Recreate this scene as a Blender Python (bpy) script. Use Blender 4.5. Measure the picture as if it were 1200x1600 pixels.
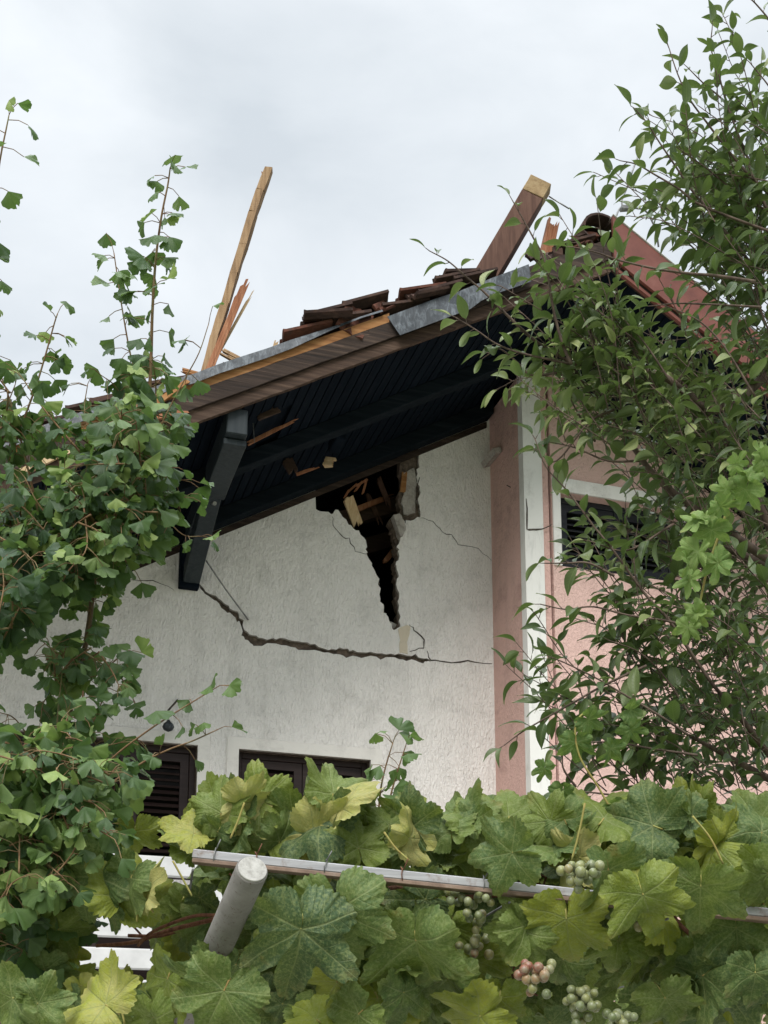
import bpy, bmesh, math, random
import numpy as np
from mathutils import Vector, Matrix
from mathutils.geometry import tessellate_polygon

# ---------------------------------------------------------------- camera, sky, sun, exposure
for o in list(bpy.data.objects): bpy.data.objects.remove(o)
scene = bpy.context.scene
COL = scene.collection
R = math.radians
YAW, PITCH, FPX, PY, EYE = R(17.845), R(11.223), 1950.0, 1327.0, 1.6
cam_d = bpy.data.cameras.new('camera'); cam = bpy.data.objects.new('camera', cam_d); COL.objects.link(cam)
cam.location = (0, 0, EYE); cam.rotation_euler = (R(90) + PITCH, 0, -YAW)
cam_d.sensor_width = 36; cam_d.lens = FPX / 1600 * 36; cam_d.shift_y = (PY - 800) / 1600
cam_d.clip_start = 0.05; cam_d.clip_end = 3000
scene.camera = cam
scene.render.resolution_x, scene.render.resolution_y = 768, 1024
scene.view_settings.view_transform = 'Standard'; scene.view_settings.look = 'None'
scene.view_settings.gamma = 1; scene.view_settings.exposure = 1.17

SUN_EL, SUN_AZ = 46, 208           # azimuth clockwise from +Y: behind the camera, to the left
w = bpy.data.worlds.new('World'); scene.world = w; w.use_nodes = True
nt = w.node_tree; nt.nodes.clear(); N = nt.nodes.new; L = nt.links.new
out = N('ShaderNodeOutputWorld'); bg = N('ShaderNodeBackground'); bg.inputs[1].default_value = 0.1
sky = N('ShaderNodeTexSky'); sky.sky_type = 'NISHITA'; sky.sun_disc = False
sky.sun_elevation = R(SUN_EL); sky.sun_rotation = R(SUN_AZ)
tc = N('ShaderNodeTexCoord'); mp = N('ShaderNodeMapping'); mp.inputs['Scale'].default_value = (1, 1, 2.2)
n1 = N('ShaderNodeTexNoise'); n1.inputs['Scale'].default_value = 4.2; n1.inputs['Detail'].default_value = 7
n1.inputs['Roughness'].default_value = .52; n1.inputs['Distortion'].default_value = .35
rp = N('ShaderNodeValToRGB'); rp.color_ramp.elements[0].position = .3; rp.color_ramp.elements[1].position = .72
rp.color_ramp.elements[0].color = (3.2, 3.46, 3.68, 1); rp.color_ramp.elements[1].color = (4.5, 4.7, 4.85, 1)
sep = N('ShaderNodeSeparateXYZ'); mr = N('ShaderNodeMapRange')
mr.inputs['From Min'].default_value = .74; mr.inputs['From Max'].default_value = 1.0
mr.inputs['To Min'].default_value = 1.0; mr.inputs['To Max'].default_value = 5.0   # an overcast sky is brightest overhead
mul = N('ShaderNodeVectorMath'); mul.operation = 'SCALE'
mx = N('ShaderNodeMix'); mx.data_type = 'RGBA'; mx.inputs['Factor'].default_value = .93
L(tc.outputs['Generated'], mp.inputs[0]); L(mp.outputs[0], n1.inputs['Vector']); L(n1.outputs['Fac'], rp.inputs[0])
L(tc.outputs['Generated'], sep.inputs[0]); L(sep.outputs['Z'], mr.inputs['Value'])
L(rp.outputs[0], mul.inputs[0]); L(mr.outputs[0], mul.inputs['Scale'])
L(sky.outputs[0], mx.inputs['A']); L(mul.outputs[0], mx.inputs['B'])
L(mx.outputs['Result'], bg.inputs[0]); L(bg.outputs[0], out.inputs[0])

sd = bpy.data.lights.new('sun', 'SUN'); sun = bpy.data.objects.new('sun', sd); COL.objects.link(sun)
sd.energy = 1.5; sd.angle = R(32); sd.color = (1, .97, .92)
az, el = R(SUN_AZ), R(SUN_EL)
sdir = Vector((math.sin(az) * math.cos(el), math.cos(az) * math.cos(el), math.sin(el)))
sun.rotation_euler = sdir.to_track_quat('Z', 'Y').to_euler(); sun.location = sdir * 30

# ---------------------------------------------------------------- measuring helpers
RGT = Vector((math.cos(YAW), -math.sin(YAW), 0)); FWH = Vector((math.sin(YAW), math.cos(YAW), 0))
FW = FWH * math.cos(PITCH) + Vector((0, 0, math.sin(PITCH)))
UP = -FWH * math.sin(PITCH) + Vector((0, 0, math.cos(PITCH)))
CAM = Vector((0, 0, EYE))
def ray(x, y): return FW + RGT * ((x - 600) / FPX) + UP * ((PY - y) / FPX)
def at(x, y, d):            # the point of the plane Y = d seen at this place of the photograph
    r = ray(x, y); return CAM + r * (d / r.y)
def av(x, y, D): return CAM + ray(x, y) * D
def sz(x, y, d): p = at(x, y, d); return (p.x, p.z)

def pix(P):
    v = P - CAM; k = v.dot(FW); return 600 + FPX * v.dot(RGT) / k, PY - FPX * v.dot(UP) / k
# ---------------------------------------------------------------- object helpers
def tag(o, label=None, cat=None, group=None, kind=None):
    for k, v in (('label', label), ('category', cat), ('group', group), ('kind', kind)):
        if v: o[k] = v
    return o
def empty(name, loc=(0, 0, 0)):
    o = bpy.data.objects.new(name, None); COL.objects.link(o); o.location = loc; o.empty_display_size = .2
    return o
def link(name, me, mat, parent=None, smooth=False):
    for m in (mat if isinstance(mat, (list, tuple)) else [mat]): me.materials.append(m)
    if smooth: me.polygons.foreach_set('use_smooth', [True] * len(me.polygons))
    o = bpy.data.objects.new(name, me); COL.objects.link(o)
    if parent:
        o.parent = parent
        p = parent; off = Vector(parent.location)
        while p.parent: p = p.parent; off += Vector(p.location)
        me.transform(Matrix.Translation(-off))
    return o
class MB:
    def __init__(s, seed=1): s.bm = bmesh.new(); s.rnd = random.Random(seed)
    def hexa(s, c8, mi=0):
        v = [s.bm.verts.new(c) for c in c8]
        for f in ((0, 3, 2, 1), (4, 5, 6, 7), (0, 1, 5, 4), (1, 2, 6, 5), (2, 3, 7, 6), (3, 0, 4, 7)):
            s.bm.faces.new([v[i] for i in f]).material_index = mi
        return s
    def box(s, a, b, mi=0):
        (x0, y0, z0), (x1, y1, z1) = a, b
        return s.hexa([(x0, y0, z0), (x1, y0, z0), (x1, y1, z0), (x0, y1, z0), (x0, y0, z1), (x1, y0, z1), (x1, y1, z1), (x0, y1, z1)], mi)
    def beam(s, p0, p1, wd, ht, up=(0, 0, 1), segs=1, jit=0, taper=1.0, mi=0):
        p0, p1 = Vector(p0), Vector(p1); d = (p1 - p0).normalized(); sd_ = d.cross(Vector(up)).normalized(); u = sd_.cross(d)
        rings = []
        for i in range(segs + 1):
            t = i / segs; c = p0.lerp(p1, t); k = 1 + (taper - 1) * t; r = s.rnd
            rings.append([s.bm.verts.new(c + sd_ * (a * wd / 2 * k + r.uniform(-jit, jit)) + u * (b * ht / 2 * k + r.uniform(-jit, jit))
                          + d * (r.uniform(-jit, jit) * 2)) for a, b in ((-1, -1), (1, -1), (1, 1), (-1, 1))])
        for i in range(segs):
            for k in range(4):
                s.bm.faces.new([rings[i][k], rings[i][(k + 1) % 4], rings[i + 1][(k + 1) % 4], rings[i + 1][k]]).material_index = mi
        s.bm.faces.new(rings[0][::-1]); s.bm.faces.new(rings[-1]); return s
    def splinter(s, p0, p1, wd, ht, up=(0, 0, 1), seed=0, spikes=6, frac=.25, mi=0, both=False):
        """a broken timber: solid at p0, torn into spikes at p1"""
        r = random.Random(seed); p0, p1 = Vector(p0), Vector(p1); d = p1 - p0; Ld = d.length; d.normalize()
        sd_ = d.cross(Vector(up)).normalized(); u = sd_.cross(d)
        for i in range(spikes):
            a0 = -wd / 2 + wd * i / spikes; a1 = a0 + wd / spikes
            t0 = 1 - r.random() * frac; t1 = max(.3, t0 - r.random() * frac * .6)
            b = r.random() * frac * .5 if both else 0
            lo, hi = -ht / 2 * r.uniform(.8, 1.05), ht / 2 * r.uniform(.8, 1.05)
            c = [p0 + sd_ * a0 + u * lo + d * Ld * b, p0 + sd_ * a1 + u * lo + d * Ld * b * .5, p0 + sd_ * a1 + u * hi + d * Ld * b * .4, p0 + sd_ * a0 + u * hi + d * Ld * b,
                 p0 + d * Ld * t0 + sd_ * a0 + u * lo * .4, p0 + d * Ld * t1 + sd_ * a1 + u * lo * .7, p0 + d * Ld * t1 + sd_ * a1 + u * hi * .6, p0 + d * Ld * (t0 * .98) + sd_ * a0 + u * hi * .3]
            s.hexa(c, mi)
        return s
    def tube(s, pts, radii, n=8, cap=True, mi=0):
        pts = [Vector(p) for p in pts]; rings = []; prev = None
        if not hasattr(radii, '__len__'): radii = [radii] * len(pts)
        for i, p in enumerate(pts):
            d = (pts[min(i + 1, len(pts) - 1)] - pts[max(i - 1, 0)]).normalized()
            if prev is None: prev = d.orthogonal().normalized()
            a = (prev - d * prev.dot(d)).normalized(); b = d.cross(a); prev = a
            rings.append([s.bm.verts.new(p + (a * math.cos(2 * math.pi * k / n) + b * math.sin(2 * math.pi * k / n)) * radii[i]) for k in range(n)])
        for i in range(len(pts) - 1):
            for k in range(n):
                f = s.bm.faces.new([rings[i][k], rings[i][(k + 1) % n], rings[i + 1][(k + 1) % n], rings[i + 1][k]]); f.smooth = True; f.material_index = mi
        if cap: s.bm.faces.new(rings[0][::-1]).material_index = mi; s.bm.faces.new(rings[-1]).material_index = mi
        return s
    def prism(s, outer, y0, y1, holes=(), mi=0, side_mi=None):
        """polygon in (x,z), extruded from y0 to y1, with holes"""
        loops = [[Vector((x, z, 0)) for x, z in outer]] + [[Vector((x, z, 0)) for x, z in h] for h in holes]
        flat = [p for l in loops for p in l]
        tris = tessellate_polygon(loops)
        va = [s.bm.verts.new((p.x, y0, p.y)) for p in flat]; vb = [s.bm.verts.new((p.x, y1, p.y)) for p in flat]
        for t in tris:
            try:
                s.bm.faces.new([va[i] for i in t]).material_index = mi; s.bm.faces.new([vb[i] for i in reversed(t)]).material_index = mi
            except ValueError: pass
        k = 0; sm = mi if side_mi is None else side_mi
        for l in loops:
            n = len(l)
            for i in range(n):
                s.bm.faces.new([va[k + i], va[k + (i + 1) % n], vb[k + (i + 1) % n], vb[k + i]]).material_index = sm
            k += n
        return s
    def build(s, name, mat, parent=None, bevel=0, recalc=True):
        if recalc: bmesh.ops.recalc_face_normals(s.bm, faces=s.bm.faces)
        if bevel:
            bmesh.ops.bevel(s.bm, geom=[e for e in s.bm.edges if len(e.link_faces) == 2 and e.calc_face_angle(0) > .6], offset=bevel, segments=1, affect='EDGES')
        me = bpy.data.meshes.new(name); s.bm.to_mesh(me); s.bm.free()
        return link(name, me, mat, parent)
def smooth_path(P, n=6):
    P = [Vector(p) for p in P]
    if len(P) < 3:
        return [P[0].lerp(P[1], i / n) for i in range(n + 1)]
    Q = [2 * P[0] - P[1]] + P + [2 * P[-1] - P[-2]]; o = []
    for i in range(1, len(Q) - 2):
        for k in range(n):
            t = k / n; a, b, c, d = Q[i - 1], Q[i], Q[i + 1], Q[i + 2]
            o.append(.5 * ((2 * b) + (c - a) * t + (2 * a - 5 * b + 4 * c - d) * t * t + (3 * b - a - 3 * c + d) * t ** 3))
    return o + [P[-1]]

# ---------------------------------------------------------------- materials
class G:
    """small node-building helper"""
    def __init__(g, name):
        g.m = bpy.data.materials.new(name); g.m.use_nodes = True; g.t = g.m.node_tree
        g.p = g.t.nodes['Principled BSDF']; g.o = g.t.nodes['Material Output']
    def n(g, t, **k):
        x = g.t.nodes.new(t)
        for a, b in k.items(): setattr(x, a, b)
        return x
    def l(g, a, b): g.t.links.new(a, b)
    def math(g, op, a, b=None, c=None, clamp=False):
        x = g.n('ShaderNodeMath', operation=op, use_clamp=clamp)
        for i, v in enumerate((a, b, c)):
            if v is None: continue
            if isinstance(v, (int, float)): x.inputs[i].default_value = v
            else: g.l(v, x.inputs[i])
        return x.outputs[0]
    def coord(g, kind='Object', scale=(1, 1, 1), rot=(0, 0, 0)):
        c = g.n('ShaderNodeTexCoord'); m = g.n('ShaderNodeMapping'); m.inputs['Scale'].default_value = scale; m.inputs['Rotation'].default_value = rot
        g.l(c.outputs[kind], m.inputs[0]); return m.outputs[0]
    def attr(g, name): x = g.n('ShaderNodeAttribute', attribute_name=name); return x
    def noise(g, vec, scale, detail=4, rough=.55, dist=0):
        x = g.n('ShaderNodeTexNoise'); g.l(vec, x.inputs['Vector']); x.inputs['Scale'].default_value = scale
        x.inputs['Detail'].default_value = detail; x.inputs['Roughness'].default_value = rough; x.inputs['Distortion'].default_value = dist
        return x.outputs['Fac']
    def ramp(g, fac, stops):
        x = g.n('ShaderNodeValToRGB'); e = x.color_ramp.elements
        while len(e) < len(stops): e.new(.5)
        for i, (p, c) in enumerate(stops): e[i].position = p; e[i].color = (*c, 1) if len(c) == 3 else c
        g.l(fac, x.inputs[0]); return x.outputs[0]
    def mix(g, f, a, b, mode='MIX'):
        x = g.n('ShaderNodeMix', data_type='RGBA', blend_type=mode)
        for k, v in (('Factor', f), ('A', a), ('B', b)):
            if isinstance(v, (int, float)): x.inputs[k].default_value = v
            elif isinstance(v, tuple): x.inputs[k].default_value = (*v, 1)
            else: g.l(v, x.inputs[k])
        return x.outputs['Result']
    def bump(g, h, strength=.5, dist=.01, prev=None):
        x = g.n('ShaderNodeBump'); x.inputs['Strength'].default_value = strength; x.inputs['Distance'].default_value = dist
        g.l(h, x.inputs['Height'])
        if prev: g.l(prev, x.inputs['Normal'])
        return x.outputs[0]
    def fin(g, col, rough=.8, normal=None, spec=.3, metal=0):
        if isinstance(col, tuple): g.p.inputs['Base Color'].default_value = (*col, 1)
        else: g.l(col, g.p.inputs['Base Color'])
        if isinstance(rough, (int, float)): g.p.inputs['Roughness'].default_value = rough
        else: g.l(rough, g.p.inputs['Roughness'])
        g.p.inputs['Specular IOR Level'].default_value = spec; g.p.inputs['Metallic'].default_value = metal
        if normal: g.l(normal, g.p.inputs['Normal'])
        return g.m
def plaster(name, base, dirt, grain=(42, 42, 15), bs=.8, dirt_amt=.5, gd=.012):
    g = G(name); v = g.coord()
    a = g.noise(g.coord(scale=grain), 1.0, 3, .6, .6)
    big = g.noise(v, .8, 4); spots = g.noise(v, 3.1, 8, .7)
    grit = g.noise(v, 55, 3, .7)
    sp = g.ramp(spots, [(.52, (0, 0, 0)), (.68, (1, 1, 1))])
    pit = g.ramp(grit, [(.62, (0, 0, 0)), (.72, (1, 1, 1))])
    c = g.mix(big, tuple(x * .9 for x in base), tuple(min(1, x * 1.05) for x in base))
    c = g.mix(g.math('MULTIPLY', sp, g.math('MULTIPLY', grit, dirt_amt)), c, dirt)
    c = g.mix(g.math('MULTIPLY', pit, g.math('MULTIPLY', sp, .55)), c, tuple(x * .5 for x in dirt))
    low = g.ramp(a, [(.30, (1, 1, 1)), (.45, (0, 0, 0))])
    c = g.mix(g.math('MULTIPLY', low, .34), c, tuple(x * .62 for x in base))  # groove shade painted in: hollows of the grain take a darker base
    streak = g.noise(g.coord(scale=(7, 7, .5)), 1, 4)
    c = g.mix(g.math('MULTIPLY', g.ramp(streak, [(.5, (0, 0, 0)), (.8, (1, 1, 1))]), .17), c, dirt)
    nrm = g.bump(a, bs, gd); nrm = g.bump(grit, .25, .004, nrm); nrm = g.bump(big, .3, .05, nrm)
    return g.fin(c, .92, nrm, .15)
def wood(name, c0, c1, c2, axis=0, grain=1.0, rough=.75, bs=.5, slope=0, fleck=None, spec=.25):
    g = G(name); sc = [34, 34, 34]; sc[axis] = 1.6
    v = g.coord(scale=tuple(x * grain for x in sc), rot=(0, slope, 0))
    a = g.noise(v, 1, 6, .65, .4); b = g.noise(g.coord(), 2.2, 5, .6)
    c = g.ramp(a, [(.28, c0), (.5, c1), (.74, c2)]); c = g.mix(g.math('MULTIPLY', b, .55), c, c0)
    if fleck:
        f = g.noise(v, 2.0, 5, .7); c = g.mix(g.math('MULTIPLY', g.ramp(f, [(.64, (0, 0, 0)), (.72, (1, 1, 1))]), .7), c, fleck)
    return g.fin(c, rough, g.bump(a, bs, .006), spec)
M = {}
M['white_plaster'] = plaster('white_plaster', (.87, .835, .80), (.28, .265, .24), grain=(55, 55, 24), bs=1, gd=.022)
M['smooth_plaster'] = plaster('smooth_plaster', (.78, .75, .705), (.3, .28, .26), grain=(8, 8, 8), bs=.3, dirt_amt=.6)
M['pink_plaster'] = plaster('pink_plaster', (.70, .48, .43), (.34, .21, .19), grain=(50, 50, 34), bs=1, gd=.02, dirt_amt=.5)
M['pink_side'] = plaster('pink_side', (.66, .435, .385), (.28, .17, .15), grain=(50, 50, 26), bs=.9, gd=.018, dirt_amt=.9)
M['trim_white'] = plaster('trim_white', (.74, .73, .70), (.35, .33, .3), grain=(20, 20, 6), bs=.2, dirt_amt=.7)
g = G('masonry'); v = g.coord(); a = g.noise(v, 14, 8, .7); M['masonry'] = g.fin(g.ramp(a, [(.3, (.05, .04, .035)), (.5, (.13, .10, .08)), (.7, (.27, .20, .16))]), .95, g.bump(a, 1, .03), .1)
g = G('mortar'); v = g.coord(); a = g.noise(v, 22, 8, .75); M['mortar'] = g.fin(g.ramp(a, [(.3, (.24, .215, .195)), (.5, (.42, .385, .35)), (.75, (.58, .54, .50))]), .95, g.bump(a, 1, .02), .1)
M['stain'] = plaster('bare_patch', (.66, .58, .46), (.35, .29, .2), grain=(20, 20, 20), bs=.5)
g = G('crack'); a = g.noise(g.coord(), 30, 4); M['crack'] = g.fin(g.ramp(a, [(.3, (.03, .026, .022)), (.7, (.12, .10, .085))]), .95, None, .05)
SL = R(30)
M['black_wood'] = wood('blackened_wood', (.0030, .0052, .0090), (.0058, .0095, .0155), (.011, .016, .024), 1, .7, .9, spec=.05)
M['black_rafter'] = wood('blackened_rafter', (.0045, .0072, .010), (.009, .013, .0175), (.02, .026, .032), 0, .7, .9, slope=SL, spec=.06)
M['brace'] = wood('brace_paint', (.013, .019, .023), (.026, .034, .038), (.045, .053, .057), 2, .7, .55, fleck=(.09, .085, .07))
M['barge'] = wood('weathered_board', (.020, .012, .008), (.068, .040, .027), (.16, .105, .075), 0, .9, .8, 1, slope=SL, fleck=(.26, .17, .12))
M['barge_dark'] = wood('weathered_board_dark', (.012, .008, .0065), (.042, .027, .020), (.11, .075, .055), 0, .9, .8, 1, slope=SL, fleck=(.20, .13, .10))
M['fresh'] = wood('fresh_board', (.16, .065, .022), (.34, .16, .055), (.48, .27, .11), 0, .8, .7, .6, slope=SL)
M['pole'] = wood('batten_wood', (.12, .07, .035), (.30, .19, .10), (.45, .32, .19), 2, 1, .8, .8)
M['red_split'] = wood('split_red_wood', (.16, .06, .03), (.33, .14, .07), (.50, .27, .15), 2, 1, .8, .8)
M['pale_split'] = wood('pale_splinter', (.35, .24, .13), (.52, .38, .22), (.62, .50, .34), 2, 1, .8, .6)
M['beam_brown'] = wood('stained_beam', (.06, .03, .022), (.12, .062, .045), (.19, .11, .08), 2, .8, .8, .7)
M['beam_bare'] = wood('bare_beam_end', (.17, .115, .06), (.34, .24, .13), (.45, .35, .21), 1, .5, .85, .8)
M['inner'] = wood('attic_timber', (.035, .02, .014), (.07, .042, .03), (.12, .07, .05), 0, .8, .8, .6)
g = G('old_tile'); v = g.coord(); a = g.noise(v, 7, 7, .7); b = g.noise(v, 2, 3)
c = g.ramp(a, [(.25, (.02, .015, .014)), (.5, (.055, .035, .03)), (.68, (.11, .065, .05)), (.8, (.07, .075, .045))])
M['tile'] = g.fin(c, .9, g.bump(a, .6, .01), .15)
g = G('tile_red'); a = g.noise(g.coord(), 9, 6, .7); M['tile_red'] = g.fin(g.ramp(a, [(.3, (.05, .026, .02)), (.55, (.12, .05, .035)), (.75, (.06, .045, .04))]), .9, g.bump(a, .5, .01), .15)
g = G('zinc'); a = g.noise(g.coord(scale=(9, 9, 3), rot=(0, .5, 0)), 2, 9, .75, 1.2); b = g.noise(g.coord(), 30, 4)
M['zinc'] = g.fin(g.ramp(a, [(.32, (.016, .019, .023)), (.5, (.034, .041, .048)), (.66, (.12, .137, .153))]), g.ramp(b, [(.3, (.35,) * 3), (.7, (.6,) * 3)]), g.bump(a, .3, .01), .35, .1)
g = G('oxide_paint'); a = g.noise(g.coord(), 5, 7, .65); b = g.noise(g.coord(scale=(1, 1, 1)), 40, 3)
M['oxide'] = g.fin(g.ramp(a, [(.3, (.115, .036, .027)), (.55, (.160, .053, .039)), (.75, (.21, .085, .066))]), .55, g.bump(a, .15, .01), .35)
g = G('edge_metal'); a = g.noise(g.coord(), 6, 5); M['edge'] = g.fin(g.ramp(a, [(.3, (.45, .45, .43)), (.7, (.65, .65, .62))]), .6, None, .4)
M['shutter'] = wood('dark_shutter', (.018, .011, .010), (.034, .021, .019), (.06, .038, .034), 0, .6, .5, .3)
M['shutter_black'] = wood('black_shutter', (.008, .009, .012), (.016, .018, .022), (.035, .037, .042), 0, .6, .45, .3)
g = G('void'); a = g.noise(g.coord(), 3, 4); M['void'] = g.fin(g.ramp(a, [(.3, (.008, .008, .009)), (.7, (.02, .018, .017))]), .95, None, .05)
g = G('steel_wire'); a = g.noise(g.coord(), 20, 3); M['wire'] = g.fin(g.ramp(a, [(.3, (.12, .12, .12)), (.7, (.25, .25, .24))]), .5, None, .5, .5)
g = G('white_board'); a = g.noise(g.coord(), 5, 5); M['white_board'] = g.fin(g.ramp(a, [(.3, (.50, .50, .50)), (.7, (.64, .64, .64))]), .5, g.bump(a, .1, .01), .4)
g = G('pipe_paint'); v = g.coord(); a = g.noise(v, 9, 7, .7); b = g.noise(v, 75, 5, .8, 1)
c = g.mix(g.ramp(b, [(.58, (0, 0, 0)), (.66, (1, 1, 1))]), g.ramp(a, [(.3, (.12, .112, .10)), (.6, (.215, .205, .19)), (.8, (.29, .28, .26))]), (.07, .035, .02))
M['pipe'] = g.fin(c, .7, g.bump(a, .3, .004), .3)
g = G('cap'); a = g.noise(g.coord(), 60, 5, .7); M['cap'] = g.fin(g.ramp(a, [(.25, (.22, .21, .19)), (.5, (.38, .37, .345)), (.8, (.50, .49, .46))]), .85, g.bump(a, .6, .003), .2)
g = G('alu_bar'); a = g.noise(g.coord(scale=(2, 2, 40)), 2, 6, .7); b = g.noise(g.coord(), 14, 6, .75)
c = g.mix(g.ramp(b, [(.54, (0, 0, 0)), (.70, (1, 1, 1))]), g.ramp(a, [(.3, (.24, .24, .25)), (.7, (.42, .42, .43))]), (.16, .10, .07))
M['bar'] = g.fin(c, .55, g.bump(a, .15, .003), .35)
g = G('bar_rust'); a = g.noise(g.coord(), 18, 6, .7); M['bar_low'] = g.fin(g.ramp(a, [(.3, (.12, .08, .06)), (.6, (.24, .17, .13)), (.8, (.34, .30, .26))]), .8, None, .2)
def bark(name, a0, a1, a2, axis=(30, 30, 8)):
    g = G(name); a = g.noise(g.coord(scale=axis), 1.5, 6, .7); return g.fin(g.ramp(a, [(.3, a0), (.5, a1), (.75, a2)]), .85, g.bump(a, .7, .004), .2)
M['gbark'] = bark('ginkgo_bark', (.07, .045, .03), (.16, .11, .075), (.26, .20, .15))
M['gtwig'] = bark('ginkgo_young_shoot', (.11, .055, .03), (.21, .13, .07), (.22, .24, .12))
M['pbark'] = bark('pear_bark', (.045, .034, .028), (.11, .078, .062), (.19, .145, .115))
M['cane'] = bark('vine_cane', (.055, .022, .015), (.14, .06, .035), (.24, .13, .08), (60, 60, 14))
M['petiole'] = bark('vine_petiole', (.22, .12, .05), (.32, .28, .09), (.30, .34, .12))
g = G('grape_skin'); a = g.attr('tint').outputs['Fac']; n_ = g.noise(g.coord(), 90, 4)
c = g.ramp(a, [(0, (.13, .16, .065)), (.45, (.23, .235, .09)), (.7, (.28, .19, .09)), (1, (.22, .07, .05))])
c = g.mix(g.ramp(n_, [(.42, (0, 0, 0)), (.62, (.55, .55, .55))]), c, (.26, .28, .20))
g.p.inputs['Subsurface Weight'].default_value = .35; g.p.inputs['Subsurface Radius'].default_value = (.01, .01, .004)
M['grape'] = g.fin(c, .38, None, .45)

def leaf_mat(name, ramp, back, kind, gloss=.42, trans=.3, veincol=(.28, .32, .13), tcol=(.30, .42, .04)):
    g = G(name); lc = g.attr('lc').outputs['Vector']; tint = g.attr('tint').outputs['Fac']
    s = g.n('ShaderNodeSeparateXYZ'); g.l(lc, s.inputs[0]); X, Y = s.outputs[0], s.outputs[1]
    def line(val, wd): return g.math('SUBTRACT', 1.0, g.math('DIVIDE', val, wd), clamp=True)
    if kind == 'grape':
        ang = g.math('ABSOLUTE', g.math('ARCTAN2', X, Y)); rho = g.math('SQRT', g.math('ADD', g.math('MULTIPLY', X, X), g.math('MULTIPLY', Y, Y)))
        c = g.math('ADD', g.math('MULTIPLY', g.math('GREATER_THAN', ang, .48), .95), g.math('MULTIPLY', g.math('GREATER_THAN', ang, 1.45), 1.0))
        dl = g.math('SUBTRACT', ang, c); t = g.math('MULTIPLY', rho, g.math('COSINE', dl)); d = g.math('MULTIPLY', rho, g.math('ABSOLUTE', g.math('SINE', dl)))
        main = line(d, g.math('ADD', .008, g.math('MULTIPLY', g.math('SUBTRACT', 1.0, rho), .016)))
        fr = g.math('FRACT', g.math('MULTIPLY', g.math('SUBTRACT', t, g.math('MULTIPLY', d, .75)), 7.5))
        sec = line(g.math('ABSOLUTE', g.math('SUBTRACT', fr, .5)), .075)
        vein = g.math('MAXIMUM', main, g.math('MULTIPLY', sec, .45))
        cell = g.n('ShaderNodeTexVoronoi', feature='DISTANCE_TO_EDGE'); cell.inputs['Scale'].default_value = 17; g.l(lc, cell.inputs['Vector'])
        net = line(cell.outputs['Distance'], .10)
        vein = g.math('MAXIMUM', vein, g.math('MULTIPLY', net, .22))
        hgt = g.math('SUBTRACT', g.math('MULTIPLY', cell.outputs['Distance'], 1.1), g.math('MULTIPLY', g.math('MAXIMUM', main, sec), .8))
        bs, bd = .4, .004
    elif kind == 'ginkgo':
        wv = g.math('ABSOLUTE', g.math('SUBTRACT', g.math('FRACT', g.math('MULTIPLY', X, 13.0)), .5))
        vein = g.math('MULTIPLY', line(wv, .3), .30); hgt = wv; bs, bd = .35, .001
    else:
        ax = g.math('ABSOLUTE', X); main = line(ax, .018)
        fr = g.math('FRACT', g.math('MULTIPLY', g.math('SUBTRACT', Y, g.math('MULTIPLY', ax, .9)), 9))
        sec = line(g.math('ABSOLUTE', g.math('SUBTRACT', fr, .5)), .12)
        vein = g.math('MAXIMUM', main, g.math('MULTIPLY', sec, .25)); hgt = g.math('SUBTRACT', 1.0, g.math('MAXIMUM', main, g.math('MULTIPLY', sec, .5))); bs, bd = .35, .0015
    pos = g.coord('Object'); n1_ = g.noise(pos, 16, 5, .65); n2_ = g.noise(pos, 150, 5, .75)
    f = g.math('ADD', tint, g.math('MULTIPLY', g.math('SUBTRACT', n1_, .5), .5), clamp=True)
    col = g.ramp(f, ramp)
    if kind == 'grape':
        rim = g.math('MULTIPLY', g.ramp(rho, [(.60, (0, 0, 0)), (.95, (1, 1, 1))]), g.ramp(g.noise(pos, 30, 5, .7), [(.46, (0, 0, 0)), (.62, (1, 1, 1))]))
        col = g.mix(g.math('MULTIPLY', rim, .6), col, (.26, .19, .07))
        sp = g.ramp(n2_, [(.47, (0, 0, 0)), (.60, (1, 1, 1))]); col = g.mix(g.math('MULTIPLY', sp, .45), col, (.25, .29, .11))
        ru = g.ramp(g.noise(pos, 7, 6, .75), [(.64, (0, 0, 0)), (.76, (1, 1, 1))]); col = g.mix(g.math('MULTIPLY', ru, .6), col, (.20, .10, .025))
    col = g.mix(g.math('MULTIPLY', vein, .6), col, veincol)
    geo = g.n('ShaderNodeNewGeometry'); bcol = g.mix(.55, col, back)
    col = g.mix(geo.outputs['Backfacing'], col, bcol)
    g.fin(col, gloss, g.bump(hgt, bs, bd), .18 if kind == 'grape' else .28)
    tr = g.n('ShaderNodeBsdfTranslucent'); g.l(g.mix(.5, col, tcol), tr.inputs[0]); ms = g.n('ShaderNodeMixShader'); ms.inputs[0].default_value = trans
    g.l(g.p.outputs[0], ms.inputs[1]); g.l(tr.outputs[0], ms.inputs[2]); g.l(ms.outputs[0], g.o.inputs[0])
    return g.m
M['grape_leaf'] = leaf_mat('grape_leaf', [(0, (.045, .082, .038)), (.3, (.070, .118, .038)), (.6, (.130, .175, .030)), (.85, (.27, .29, .038)), (1, (.38, .35, .13))],
                           (.19, .22, .12), 'grape', .5, .24, (.24, .27, .12), (.34, .42, .03))
M['young_leaf'] = leaf_mat('young_vine_leaf', [(0, (.09, .16, .05)), (.5, (.15, .25, .07)), (1, (.25, .34, .11))], (.20, .30, .13), 'grape', .5, .3, (.30, .38, .18), (.32, .48, .07))
M['ginkgo_leaf'] = leaf_mat('ginkgo_leaf', [(0, (.020, .046, .022)), (.45, (.048, .092, .036)), (.8, (.12, .19, .062)), (1, (.25, .33, .10))], (.105, .155, .075), 'ginkgo', .45, .28, (.16, .24, .09), (.22, .40, .05))
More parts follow.
